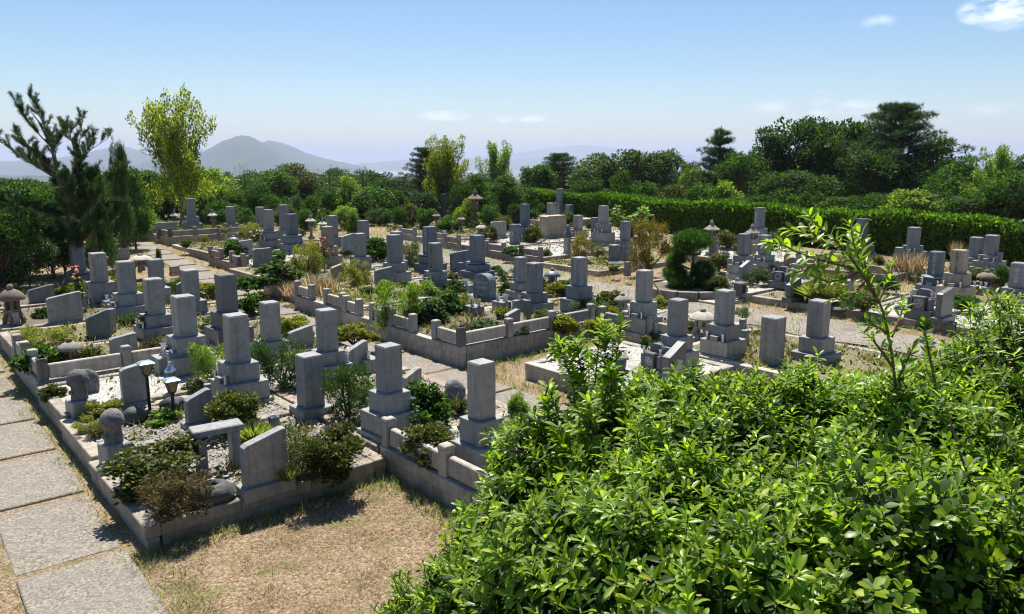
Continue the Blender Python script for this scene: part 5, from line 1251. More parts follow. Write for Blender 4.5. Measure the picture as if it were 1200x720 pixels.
TR = [
 # name, px, dist, ytop, width px, kind, label, seed, mat
 ('evergreen_tree', 6, 27, 262, 80, 'broad', 'dark low tree at the left edge beside the pine trunk', 1, 'leaf_pine'),
 ('evergreen_tree', 38, 34, 214, 70, 'broad', 'dense green tree behind the left pine', 2, 'leaf_green'),
 ('evergreen_tree', 62, 30, 262, 54, 'broad', 'low dark tree wrapped round the left pine trunk', 3, 'leaf_dark'),
 ('evergreen_tree', 118, 33, 226, 60, 'broad', 'dark green tree right behind the left pine', 4, 'leaf_pine'),
 ('evergreen_tree', 972, 57, 143, 84, 'broad', 'dark crown touching the great pine on its left', 2, 'leaf_dark'),
 ('young_pine', 105, 27.5, 192, 60, 'smallpine', 'dense dark young pine right of the open left pine', 7, 'leaf_pine'),
 ('conifer_tree', 137, 31, 168, 40, 'smallpine', 'narrow pointed dark conifer right of the left pine', 8, 'leaf_pine'),
 ('evergreen_tree', 12, 30, 212, 90, 'broad', 'dark leafy tree at the far left edge', 2, 'leaf_green'),
 ('evergreen_tree', 48, 29, 236, 70, 'broad', 'low dark tree behind the brown domed lantern', 3, 'leaf_dark'),
 ('evergreen_tree', -12, 25, 240, 80, 'broad', 'dark shrub tree cut by the left edge of view', 4, 'leaf_green'),
 ('evergreen_tree', 150, 36, 205, 46, 'broad', 'bushy tree between the dark conifer and light tree', 5, 'leaf_green'),
 ('birch_tree', 206, 45, 101, 92, 'airy', 'tall pale green tree with open ascending sprays on the left', 1, 'leaf_spring'),
 ('evergreen_tree', 185, 52, 200, 70, 'broad', 'dark tree behind the tall pale green one', 6, 'leaf_green'),
 ('evergreen_tree', 240, 49, 200, 76, 'broadlight', 'light leafed tree right of the tall pale green one', 7, 'leaf_light'),
 ('conifer_tree', 285, 50, 177, 28, 'cypress', 'dark upright spiky conifer in the left middle', 3, 'leaf_dark'),
 ('evergreen_tree', 262, 47, 222, 50, 'broad', 'green tree behind the small far gravestone', 8, 'leaf_green'),
 ('evergreen_tree', 320, 58, 202, 60, 'wood', 'dull green tree behind the tall far cluster', 2, 'leaf_green'),
 ('evergreen_tree', 348, 62, 196, 60, 'broad', 'bushy tree left of the dark cypress clump', 9, 'leaf_olive'),
 ('cypress_tree', 386, 54, 184, 48, 'cypress', 'dark cypress clump, left and taller of two', 1, 'leaf_dark'),
 ('cypress_tree', 424, 56, 188, 46, 'cypress', 'dark cypress clump, right of the pair', 2, 'leaf_dark'),
 ('round_tree', 438, 47, 218, 62, 'round', 'round clipped green tree behind the dirt path', 1, 'leaf_green'),
 ('young_pine', 466, 39, 243, 32, 'smallpine', 'small bright pine beside the dirt path', 3, 'leaf_green'),
 ('evergreen_tree', 464, 60, 208, 60, 'broad', 'dark tree behind the round clipped one', 10, 'leaf_dark'),
 ('pine_tree', 498, 56, 172, 56, 'bigpine', 'dark pine behind the airy middle tree', 2, 'leaf_pine'),
 ('birch_tree', 522, 50, 157, 66, 'airy', 'airy pale tree with leaning fine trunks in the middle', 2, 'leaf_spring'),
 ('birch_tree', 583, 49, 165, 52, 'airy', 'airy green tree right of the middle pale tree', 3, 'leaf_light'),
 ('evergreen_tree', 556, 47, 205, 44, 'broad', 'dense tree behind the tall dark lantern', 11, 'leaf_green'),
 ('evergreen_tree', 590, 46, 208, 52, 'broadlight', 'dense leafy tree right of the tall dark lantern', 3, 'leaf_green'),
 ('evergreen_tree', 630, 62, 192, 46, 'wood', 'dull green tree at the hedge end', 4, 'leaf_green'),
 ('pine_tree', 655, 70, 178, 60, 'bigpine', 'low spreading pine beyond the hedge left end', 3, 'leaf_pine'),
 ('oak_tree', 700, 66, 186, 66, 'wood', 'grey green rounded tree beyond the hedge, left one', 5, 'leaf_greygreen'),
 ('oak_tree', 738, 64, 177, 70, 'wood', 'grey green rounded tree beyond the hedge, middle one', 6, 'leaf_greygreen'),
 ('oak_tree', 782, 64, 179, 66, 'wood', 'grey green rounded tree beyond the hedge, right one', 7, 'leaf_greygreen'),
 ('oak_tree', 815, 58, 196, 40, 'broadlight', 'bright sprouting tree left of the pointed fir', 4, 'leaf_light'),
 ('fir_tree', 844, 58, 147, 84, 'conifer', 'pointed ragged fir left of the dark wood', 1, 'leaf_pine'),
 ('evergreen_tree', 870, 54, 176, 60, 'broad', 'dark tree under the pointed fir', 12, 'leaf_green'),
 ('evergreen_tree', 900, 57, 158, 70, 'broad', 'dark rounded tree right of the fir', 13, 'leaf_dark'),
 ('evergreen_tree', 944, 58, 138, 92, 'broad', 'tall dark rounded tree left of the great pine', 14, 'leaf_dark'),
 ('evergreen_tree', 1000, 55, 145, 84, 'broad', 'dark tree against the left side of the great pine', 15, 'leaf_green'),
 ('great_pine', 1050, 53, 117, 130, 'bigpine', 'great spreading dark pine, tallest on the right', 1, 'leaf_pine'),
 ('evergreen_tree', 1020, 50, 172, 80, 'broad', 'dark undertree below the great pine', 16, 'leaf_dark'),
 ('evergreen_tree', 1092, 52, 170, 90, 'broad', 'dark tree right under the great pine', 17, 'leaf_dark'),
 ('evergreen_tree', 930, 48, 200, 90, 'broad', 'low dark tree behind the hedge middle', 18, 'leaf_dark'),
 ('deciduous_tree', 1165, 44, 174, 62, 'airy', 'light feathery tree near the right edge', 4, 'leaf_light'),
 ('deciduous_tree', 1128, 46, 192, 80, 'broadlight', 'green leafy tree between great pine and feathery tree', 5, 'leaf_green'),
 ('deciduous_tree', 1190, 42, 200, 70, 'broadlight', 'leafy tree at the right edge', 6, 'leaf_green'),
 ('deciduous_tree', 1072, 43, 224, 80, 'broadlight', 'layered light shrub tree behind the hedge', 7, 'leaf_light'),
 ('deciduous_tree', 1150, 42, 224, 80, 'broadlight', 'low green tree behind the hedge right end', 8, 'leaf_green'),
 ('evergreen_tree', 985, 44, 232, 60, 'broad', 'low bright shrub tree behind the hedge centre right', 19, 'leaf_green'),
 ('evergreen_tree', 865, 46, 228, 60, 'broad', 'low shrub tree just behind the hedge, left of centre', 20, 'leaf_green'),
 ('evergreen_tree', 830, 50, 222, 50, 'broadlight', 'low light shrub tree behind the hedge', 9, 'leaf_light'),
 ('evergreen_tree', 1205, 60, 188, 60, 'broad', 'dark far tree cut by the right edge', 21, 'leaf_green'),
]
for (nm, px, d, yt, w, kd, lb, sd, mt) in TR:
    tree(nm, px, d, yt, w * 1.12, kd, lb, (sd % 4) + 1, mt)
for i, px in enumerate(range(-30, 640, 26)):
    if 190 < px < 225: continue
    rn = random.Random(px); kd = ['broad', 'broadlight', 'broad', 'wood'][i % 4]
    tree('understory_tree', px + rn.uniform(-6, 6), rn.uniform(44, 51), 222 + rn.uniform(-12, 10), rn.uniform(34, 52), kd, 'low bushy tree of the dense thicket directly behind the far graves', i % 4 + 1, ['leaf_dark', 'leaf_green', 'leaf_pine', 'leaf_green', 'leaf_dark', 'leaf_light'][i % 6], 'low trees of the thicket behind the far graves', zb=-.7)
for i, px in enumerate(range(690, 1260, 34)):
    rn = random.Random(px); d = 47 - (px - 690) * .012
    tree('understory_tree', px + rn.uniform(-8, 8), d + rn.uniform(0, 3), (214 if px < 860 else 226) + rn.uniform(-10, 8), rn.uniform(44, 62), ['broad', 'broadlight', 'wood'][i % 3], 'low bushy tree directly behind the clipped hedge', i % 4 + 1, ['leaf_dark', 'leaf_green', 'leaf_dark', 'leaf_olive', 'leaf_green', 'leaf_light'][i % 6], 'low trees behind the clipped hedge', zb=-.4)
for i, (px, d, yt, w) in enumerate([(245, 43, 244, 40), (285, 42, 247, 34), (330, 41, 240, 36), (356, 42, 246, 30), (402, 42, 240, 36), (412, 40, 252, 22), (442, 44, 244, 36), (478, 43, 240, 30), (500, 42, 243, 34), (548, 42, 236, 36), (575, 41, 240, 34), (602, 40, 240, 30), (590, 38, 252, 26), (140, 38, 246, 40), (165, 41, 244, 34)]):
    tree('shrub_tree', px, d, yt, w, ['broadlight', 'broad', 'wood'][i % 3], 'low dense shrub along the far edge of the gravel lane', i % 4 + 1, ['leaf_green', 'leaf_dark', 'leaf_olive', 'leaf_green', 'leaf_light'][i % 5], 'shrubs along the far edge of the lane', zb=-.25)
# wood edge on the crest
rnd = random.Random(77)
n = 0
for row, (d, yt, x0, x1, st) in enumerate([(72, 209, -60, 880, 30), (92, 204, -80, 1300, 34), (60, 222, 120, 700, 44)]):
    px = x0
    while px < x1:
        n += 1; w = rnd.uniform(40, 64); top = yt + rnd.uniform(-7, 7) + (8 if 445 < px < 640 else 0) + (9 if 452 < px < 482 or 600 < px < 632 else 0)
        if row == 1 and px > 640: top -= 8
        p = at_dist(px, d * rnd.uniform(.96, 1.04))
        tree('wood_tree', px, math.hypot(p.x, p.y), top, w, ['wood', 'broad'][n % 2], 'rounded tree of the wood edge behind the cemetery', n % 4 + 1, ['leaf_far', 'leaf_green', 'leaf_dark', 'leaf_far'][n % 4], 'trees of the wood edge')
        px += st * rnd.uniform(.8, 1.2)
# ------------------------------------------------------------------ the shrub mass on the bank in front of the eye
def whorls(cen, ax, r, leaf_len, n_leaf, kind, width, mats, names, parent, o, young=.2):
    """rosettes of leaves: cen (n,3), ax (n,3) axis"""
    n = len(cen); ax = nrm(ax); ref = np.tile(np.array([0.3, .2, 1.]), (n, 1)) + r.normal(size=(n, 3)) * .1
    a1 = nrm(np.cross(ax, ref + np.array([1., 0, 0]))); a2 = np.cross(ax, a1)
    yg = r.rand(n) < young; P, D, NN, SZ, Y = [], [], [], [], []
    for k in range(n_leaf):
        ph = 2.4 * k + r.rand(n) * .7; el = np.clip(.95 - k * .13 + r.normal(size=n) * .16, -.45, 1.25)
        d = (a1 * np.cos(ph)[:, None] + a2 * np.sin(ph)[:, None]) * np.cos(el)[:, None] + ax * np.sin(el)[:, None]
        P.append(cen - ax * (.006 * k)); D.append(d); NN.append(ax + d * -.3 + r.normal(size=(n, 3)) * .12)
        SZ.append(leaf_len * (.72 + .35 * r.rand(n)) * (.7 if k < 2 else 1.)); Y.append(yg)
    P, D, NN = map(np.concatenate, (P, D, NN)); SZ = np.concatenate(SZ); Y = np.concatenate(Y)
    P = P - np.array(tuple(o))
    for m, nm, sel in ((mats[0], names[0], ~Y), (mats[1], names[1], Y)):
        if sel.any(): link(nm, scatter(nm, kind, P[sel], D[sel], NN[sel], SZ[sel], m, True, width), parent)
def lump(P, s=1.):
    return (np.sin(P[:, 0] * 4.1 * s + 1) * np.sin(P[:, 1] * 3.7 * s + 2) + .6 * np.sin(P[:, 0] * 9.3 * s + P[:, 2] * 5) * np.sin(P[:, 1] * 8.1 * s + 4))
def shrub(name, label, domes, seed, spacing, leaf_len, width=.85, nl=9, young=.22, mats=('leaf_fore', 'leaf_shoot'), layers=(1., .86, .7), zmin=.25):
    r = rs(seed); rnd = random.Random(seed); cx, cy = domes[0][0], domes[0][1]; o = Vector((cx, cy, gz(cx, cy))); t = empty(name, o, 0, label, 'shrub')
    dm = np.array(domes); C_, A_, LY = [], [], []; stems = MB()
    for li, sc in enumerate(layers):
        for i, (x, y, z, a, b, c) in enumerate(domes):
            area = 4 * PI * ((a * b) ** 1.6 / 3 + (a * c) ** 1.6 / 3 + (b * c) ** 1.6 / 3) ** (1 / 1.6); n = int(area / spacing ** 2 * (1.25 if li == 0 else .55))
            d = nrm(r.normal(size=(n, 3))); d = d[d[:, 2] > -.35]
            P = np.array([x, y, z]) + d * np.array([a, b, c]) * sc; Nn = nrm(d / np.array([a, b, c]))
            P += Nn * (lump(P)[:, None] * .14 + np.abs(r.normal(size=(len(P), 1))) * .07 - .04)
            keep = np.ones(len(P), bool)
            for j in range(len(domes)):
                if j != i:
                    q = (P - dm[j, :3]) / (dm[j, 3:] * (sc * .93)); keep &= (q ** 2).sum(1) > 1
            g = np.array([gz(p[0], p[1]) for p in P]); keep &= P[:, 2] > g + zmin * .3
            LY.append(np.full(keep.sum(), li)); C_.append(P[keep]); A_.append(Nn[keep] * .75 + np.array([0, 0, .75]) + r.normal(size=(keep.sum(), 3)) * .28)
    C_ = np.concatenate(C_); A_ = np.concatenate(A_); LY = np.concatenate(LY); q0 = LY == 0
    whorls(C_[q0], A_[q0], r, leaf_len, nl, 'oval', width, mats, ('foliage', 'young_foliage'), t, o, young)
    if (~q0).any(): whorls(C_[~q0], A_[~q0], r, leaf_len * 1.25, nl, 'oval', width * 1.2, ('leaf_old_shaded', 'leaf_fore'), ('inner_foliage', 'mid_foliage'), t, o, .15)
    # twigs: from the rosettes inward, and forked main stems
    sel = r.choice(len(C_), min(len(C_), 2600), False); An = nrm(A_)
    tv, P0, D0 = [], C_[sel], An[sel]
    inward = np.array([cx, cy, gz(cx, cy) + .2]) - P0; D = nrm(-D0 * .9 + nrm(inward) * .6)
    link('twigs', scatter('twigs', 'blade', P0 - np.array(tuple(o)) + D0 * .01, D, r.normal(size=D.shape), .14 + .16 * r.rand(len(D)), 'bark', width=.55), t)
    for (x, y, z, a, b, c) in domes:
        for k in range(7):
            s = Vector((x + rnd.uniform(-.2, .2) * a, y + rnd.uniform(-.2, .2) * b, gz(x, y) - .1)); dd = nrm(np.array([[rnd.uniform(-1, 1), rnd.uniform(-1, 1), rnd.uniform(.4, 1.2)]]))[0]
            e = Vector((x + dd[0] * a * .9, y + dd[1] * b * .9, z + dd[2] * c * .88)); lm = limb(s, e, .02, .004, rnd, .12, 8)
            stems.tube([p - o for p in lm[0]], lm[1], 6)
    stems.build('stems', 'red_bark', t, smooth=True); return t
shrub('leafy_shrub', 'large glossy bright green shrub filling the lower right foreground', [
    (.95, 3.25, 1.55, 1.15, 1.15, .98), (1.75, 4.35, 1.45, 1.6, 1.15, 1.10), (2.45, 4.7, 1.55, 1.3, 1.1, 1.08), (2.3, 3.2, 1.55, 1.4, 1.2, 1.02), (.55, 3.9, 1.3, .85, .9, .92), (.42, 4.55, 1.25, .78, .8, 1.0), (.05, 3.95, 1.05, .55, .6, .82), (1.0, 4.85, 1.5, .85, .7, 1.12)], 21, .092, .084, .86, 12, young=.42, layers=(1., .86, .70))
shrub('leafy_shrub', 'upper right foreground shrub with smaller glossy leaves', [(3.92, 4.9, 1.75, 1.22, 1.1, 1.32), (3.5, 3.9, 1.5, 1.1, 1.0, 1.15)], 22, .085, .075, .78, 11, young=.36, layers=(1., .82))
shrub('broad_leafed_shrub', 'broader round leafed shrub at the bottom right corner', [(1.62, 2.75, 1.86, .52, .42, .92), (2.15, 2.6, 1.88, .42, .40, .86), (1.35, 2.45, 1.75, .34, .3, .78)], 23, .095, .062, 1.55, 9, .2)
shrub('low_shrub', 'low leafy twigs at the bottom edge beside the dry grass', [(-.25, 4.35, .95, .42, .42, .52), (.1, 4.2, 1.15, .5, .5, .62), (-.62, 4.5, .85, .30, .26, .35)], 24, .085, .07, layers=(1., .75))
def shoots(name, label, stems_, leaf_len, width, mats, seed, n_per_m=26, lk='oval', rad=.010, el0=.75):
    """long upright shoots with leaves set along them"""
    r = rs(seed); rnd = random.Random(seed); o = Vector(stems_[0][0]); o = Vector((o.x, o.y, gz(o.x, o.y))); t = empty(name, o, 0, label, 'shoot' if 'shoot' in name else 'shrub')
    mb = MB(); P, D, NN, SZ = [], [], [], []
    for st in stems_:
        pts = [Vector(p) for p in st]; full = []
        for i in range(len(pts) - 1):
            p0, p1, p2, p3 = pts[max(i - 1, 0)], pts[i], pts[i + 1], pts[min(i + 2, len(pts) - 1)]
            for k in range(6):
                u = k / 6; full.append(.5 * ((2 * p1) + (-p0 + p2) * u + (2 * p0 - 5 * p1 + 4 * p2 - p3) * u * u + (-p0 + 3 * p1 - 3 * p2 + p3) * u ** 3))
        full.append(pts[-1]); n = len(full); mb.tube([p - o for p in full], [rad * (1 - .8 * i / n) for i in range(n)], 6)
        L = sum((full[i + 1] - full[i]).length for i in range(n - 1)); m = int(L * n_per_m)
        for k in range(m):
            f = (.18 + .82 * k / m) * (n - 1.001); i = int(f); p = full[i].lerp(full[i + 1], f - i); ax = (full[i + 1] - full[i]).normalized(); ph = 2.4 * k + rnd.uniform(-.3, .3)
            a = ax.orthogonal().normalized(); b = ax.cross(a); el = el0 + rnd.uniform(-.35, .35) + (.4 if k > m - 4 else 0); d = (a * math.cos(ph) + b * math.sin(ph)) * math.cos(el) + ax * math.sin(el); d.z -= .1
            P.append(p); D.append(d); NN.append(Vector((0, 0, 1)) * .8 + ax * .6 + Vector((rnd.uniform(-.3, .3),) * 3)); SZ.append(leaf_len * rnd.uniform(.65, 1.1) * (.7 if k > m - 3 else 1))
    mb.build('stem', 'red_bark', t, smooth=True); P = np.array([tuple(p - o) for p in P]); D = np.array([tuple(d) for d in D]); NN = np.array([tuple(d) for d in NN]); r2 = r.rand(len(P)) < .7
    link('leaves', scatter('leaves', lk, P[r2], D[r2], NN[r2], np.array(SZ)[r2], mats[0], True, width), t)
    link('young_leaves', scatter('young_leaves', lk, P[~r2], D[~r2], NN[~r2], np.array(SZ)[~r2], mats[1], True, width), t)
def ray(px, py, y):
    """a point of the shoot's own space: y metres ahead"""
    dx = (px - 600) / F; dy = -(py - 360) / F
    D = (dx, math.cos(PITCH) + dy * math.sin(PITCH), -math.sin(PITCH) + dy * math.cos(PITCH)); t = y / D[1]; return Vector((D[0] * t, y, H + D[2] * t))
shoots('tall_shoot', 'tall arching leafy shoot rising above the right foreground shrub', [
    [ray(1052, 520, 4.5), ray(1048, 440, 4.5), ray(1036, 370, 4.45), ray(1018, 330, 4.4), ray(1002, 290, 4.35), ray(996, 262, 4.3)],
    [ray(1030, 355, 4.45), ray(1008, 318, 4.35), ray(985, 288, 4.3), ray(962, 268, 4.2), ray(948, 252, 4.15)],
    [ray(1000, 315, 4.35), ray(975, 308, 4.25), ray(945, 300, 4.1), ray(918, 288, 4.0), ray(900, 284, 3.95)],
    [ray(985, 290, 4.3), ray(962, 284, 4.35), ray(938, 272, 4.4), ray(920, 268, 4.45)],
    [ray(1024, 342, 4.42), ray(1014, 312, 4.5), ray(1012, 286, 4.55), ray(1006, 270, 4.55)],
    [ray(1042, 400, 4.5), ray(1055, 372, 4.55), ray(1058, 352, 4.6)],
    [ray(1005, 320, 4.36), ray(990, 326, 4.3), ray(970, 330, 4.2), ray(950, 322, 4.15)],
    [ray(1012, 332, 4.4), ray(1000, 345, 4.3), ray(992, 352, 4.25), ray(980, 350, 4.2)],
    [ray(1030, 352, 4.45), ray(1040, 330, 4.5), ray(1042, 312, 4.5)],
    [ray(1044, 395, 4.5), ray(1030, 384, 4.4), ray(1012, 380, 4.35)], [ray(1050, 450, 4.5), ray(1062, 425, 4.45), ray(1070, 408, 4.4)],
    [ray(960, 304, 4.2), ray(944, 316, 4.1), ray(930, 320, 4.05)], [ray(962, 284, 4.35), ray(950, 270, 4.3), ray(946, 258, 4.3)],
    [ray(1046, 430, 4.5), ray(1028, 405, 4.4), ray(1016, 392, 4.4)]], .088, .85, ('leaf_shoot', 'leaf_shoot'), 31, 60)
shoots('small_shoot', 'small round leafed shoot sticking out of the foreground shrub', [[ray(1100, 470, 4.6), ray(1092, 430, 4.55), ray(1086, 400, 4.5), ray(1082, 376, 4.5)]], .075, 1.5, ('leaf_fore', 'leaf_shoot'), 32, 46)
TW = [[ray(700, 560, 5.2), ray(696, 480, 5.25), ray(700, 420, 5.3), ray(706, 372, 5.35)], [ray(690, 560, 5.2), ray(678, 480, 5.2), ray(664, 430, 5.2), ray(652, 398, 5.2)],
      [ray(700, 540, 5.2), ray(712, 470, 5.3), ray(722, 420, 5.3), ray(728, 378, 5.35)], [ray(700, 560, 5.2), ray(688, 470, 5.0), ray(680, 430, 5.0), ray(676, 396, 5.0)],
      [ray(690, 580, 5.1), ray(668, 520, 5.0), ray(652, 480, 4.9), ray(642, 452, 4.9)], [ray(700, 560, 5.2), ray(720, 500, 5.1), ray(738, 470, 5.), ray(748, 446, 4.9)],
      [ray(690, 560, 5.2), ray(700, 500, 4.9), ray(712, 455, 4.8), ray(716, 430, 4.8)], [ray(680, 600, 5.0), ray(650, 540, 4.8), ray(634, 510, 4.8), ray(626, 486, 4.8)],
      [ray(690, 560, 5.2), ray(680, 500, 5.3), ray(690, 450, 5.5), ray(688, 410, 5.6)], [ray(690, 590, 4.9), ray(672, 550, 4.6), ray(660, 520, 4.5), ray(655, 500, 4.5)],
      [ray(705, 590, 4.9), ray(715, 540, 4.7), ray(728, 505, 4.6), ray(740, 480, 4.6)], [ray(690, 600, 4.9), ray(690, 550, 4.6), ray(694, 505, 4.5), ray(690, 470, 4.5)]]
TW += [[p + Vector((.05 * math.sin(7 * i + j), .12 * math.cos(5 * i + j), -.02 * j)) for j, p in enumerate(t)] for i, t in enumerate(TW)]
shoots('upright_shrub', 'upright twiggy shrub in front of the grassy gap, left of the drum stool', TW, .10, 1.0, ('leaf_fore', 'leaf_shoot'), 33, 75, rad=.009, el0=.5)
shoots('small_shoot', 'thin bare topped twig arching at the right edge of the foreground shrub', [[ray(1215, 690, 3.3), ray(1180, 640, 3.3), ray(1150, 590, 3.35), ray(1128, 540, 3.4), ray(1110, 480, 3.5)]], .06, .9, ('leaf_fore', 'leaf_shoot'), 34, 14, rad=.013)
# ------------------------------------------------------------------ grass
def in_plot(u, v):
    m = np.zeros(len(u), bool)
    for a in PL: m |= (u > a[0] - .02) & (u < a[1] + .02) & (v > a[2] - .02) & (v < a[3] + .02)
    return m
def grass(name, regions, seed, mat, label_kind='stuff'):
    r = rs(seed); P, S_, K = [], [], []
    for (u0, u1, v0, v1, dens, size, clump, flat) in regions:
        n = int((u1 - u0) * (v1 - v0) * dens); u = u0 + (u1 - u0) * r.rand(n); v = v0 + (v1 - v0) * r.rand(n)
        if clump:
            f = np.sin(u * 5.3 + 1.2 * np.sin(v * 4.1)) * np.sin(v * 6.1 + 1.3 * np.sin(u * 3.7)); k = (f + r.normal(size=n) * .4) > clump; u, v = u[k], v[k]
        k = ~in_plot(u, v); u, v = u[k], v[k]
        sl = ((v > .83) & (v < 1.71)) | ((np.abs(v - 8.15 - np.maximum(0, u - 17) * .09) < .44) & (u > 3)); jt = np.abs(((u - 4.9) / 1.735) % 1 - .0) ; k = ~sl | (r.rand(len(u)) < .02); u, v = u[k], v[k]
        x = U[0] * u + V[0] * v; y = U[1] * u + V[1] * v; z = np.array([gz(a, b) for a, b in zip(x, y)]) - .004
        k = (z < .22) | (y > 7); P.append(np.stack([x, y, z], 1)[k]); S_.append((size * (.5 + .9 * r.rand(len(u))))[k]); K.append(np.full(k.sum(), flat))
    P = np.concatenate(P); S_ = np.concatenate(S_); K = np.concatenate(K)[:, None]
    d = r.normal(size=P.shape); d[:, 2] = 0; D = nrm(d) * K + np.array([0, 0, 1.]) * (1.2 - K * r.rand(len(P), 1)); 
    tag(link(name, scatter(name, 'blade', P, D, nrm(d) + np.array([0, 0, .5]), S_, mat, width=1.1)), kind='stuff')
grass('dry_grass', [(4.2, 8.3, 1.75, 8.0, 1300, .055, .15, 1.15), (4.2, 8.3, 1.75, 8.0, 1300, .05, 0, 1.15), (4.2, 8.3, 1.75, 8.0, 800, .085, .45, .8), (5.5, 11.8, 7.3, 12.6, 900, .06, 0, 1.0), (4, 30, 15.0, 16.5, 160, .13, 0, .8), (4, 30, 17.9, 19.0, 160, .13, 0, .8), (4, 30, 16.4, 18, 30, .10, 0, .8),
    (8, 40, 7.4, 8.9, 200, .08, 0, .9), (20, 46, 8.8, 20, 40, .16, .1, .7), (14.5, 17.4, 18.8, 24, 120, .14, 0, .8), (24, 48, 14, 34, 14, .2, .1, .7), (3, 30, 22.5, 26, 60, .16, 0, .7)], 41, 'straw')
grass('green_grass', [(4.2, 8.1, 1.7, 4.9, 90, .075, .25, .7), (7.75, 8.06, 1.8, 4.93, 700, .12, 0, .6), (4.2, 24, 1.72, 2.12, 620, .10, -.2, .7), (4.2, 8.3, 4.6, 4.94, 700, .12, 0, .6), (3.5, 24, .3, .82, 300, .09, -.1, .7), (4.2, 8.3, 1.2, 8.0, 160, .07, .5, .8), (4.9, 24, .8, 1.75, 500, .07, 0, .7),
    (8, 30, 8.6, 9.0, 420, .12, -.1, .6), (8, 30, 7.38, 7.72, 380, .11, -.1, .6), (5.5, 11.6, 7.3, 12.6, 120, .09, .2, .7), (11.2, 11.6, 8.7, 12.6, 600, .12, 0, .6), (4, 30, 15.0, 16.4, 60, .14, .1, .6), (4, 30, 18.0, 18.8, 90, .14, .1, .6), (3, 30, 22.5, 26, 25, .18, .1, .6), (8, 46, 8.8, 20, 26, .2, .0, .6), (3, 30, 22.5, 30, 40, .2, 0, .6), (24, 50, 14, 36, 16, .24, 0, .6), (4, 30, 16.4, 18.0, 22, .1, .3, .6)], 42, 'grass_green')
def pebbles():
    r = rs(51); n = 5200; regs = [(8.2, 10.3, 2.1, 4.8), (10.5, 12.2, 2.1, 4.8), (12.4, 14.2, 2.2, 4.8), (8.4, 11.2, 5.1, 7.3), (5.8, 8.2, 5.1, 7.3)]; P = []
    for (a, b, c, d) in regs:
        k = n // len(regs); u = a + (b - a) * r.rand(k); v = c + (d - c) * r.rand(k)
        for uu, vv in zip(u, v): P.append(tuple(g2w(uu, vv, .285 + .02 * (a > 10))))
    P = np.array(P); tv = np.array([(1, 0, 0), (0, 1, 0), (-1, 0, 0), (0, -1, 0), (0, 0, .7), (0, 0, -.7)], float); tf = np.array([(0, 1, 4), (1, 2, 4), (2, 3, 4), (3, 0, 4)])
    s = (.012 + .016 * r.rand(len(P)))[:, None, None]; a = r.rand(len(P)) * 6.3; ca, sa = np.cos(a)[:, None], np.sin(a)[:, None]
    X = np.stack([tv[None, :, 0] * ca - tv[None, :, 1] * sa, tv[None, :, 0] * sa + tv[None, :, 1] * ca, np.repeat(tv[None, :, 2], len(P), 0)], -1) * s * (1 + .25 * r.normal(size=(len(P), 6, 1))) + P[:, None, :]
    fl = ((np.arange(len(P)) * 6)[:, None, None] + tf[None]).reshape(-1, 3)
    tag(link('pebbles', np_mesh('pebbles', X.reshape(-1, 3), [fl], 'pale_granite', True)), kind='stuff')
pebbles()
def litter():
    r = rs(61); n = 9000; u = 8.1 + 9 * r.rand(n); v = 2.1 + 5.2 * r.rand(n); k = (u < 8.2 + 9 * r.rand(n)); u, v = u[k], v[k]
    P = np.array([tuple(g2w(a, b, .30)) for a, b in zip(u, v)]); D = r.normal(size=P.shape); D[:, 2] = np.abs(D[:, 2]) * .35
    tag(link('leaf_litter', scatter('leaf_litter', 'rhomb', P, D, np.tile([0, 0, 1.], (len(P), 1)) + r.normal(size=P.shape) * .3, .02 + .03 * r.rand(len(P)), 'leaf_brown')), kind='stuff')
litter()
def plot_weeds(name, seed, mat, dens, size, thr, kind):
    r = rs(seed); P = []
    for j, a in enumerate(PL):
        w = {'weedy_soil': 1., 'soil': .55, 'grey_gravel': .30, 'white_gravel': .12}[a[5]]; n = int((a[1] - a[0] - .4) * (a[3] - a[2] - .4) * dens * w)
        u = a[0] + .2 + (a[1] - a[0] - .4) * r.rand(n); v = a[2] + .2 + (a[3] - a[2] - .4) * r.rand(n); f = np.sin(u * 4.3 + 1.7 * np.sin(v * 3.3 + j)) * np.sin(v * 5.1 + 1.5 * np.sin(u * 2.9 + j)) + r.normal(size=n) * .35
        for uu, vv in zip(u[f > thr], v[f > thr]): P.append(tuple(g2w(uu, vv, a[4] - .03)))
    P = np.array(P); P[:, 2] += .05 * np.abs(r.normal(size=len(P))) * (size > .04); d = r.normal(size=P.shape); d[:, 2] = .7 + .5 * np.abs(d[:, 2])
    tag(link(name, scatter(name, kind, P, d, r.normal(size=P.shape) + np.array([0, 0, .6]), size * (.5 + r.rand(len(P))), mat)), kind='stuff')
plot_weeds('plot_weeds', 71, 'leaf_olive', 620, .075, .35, 'rhomb')
plot_weeds('plot_grass', 72, 'grass_green', 420, .15, .30, 'blade')
plot_weeds('plot_straw', 73, 'straw', 500, .12, .25, 'blade')
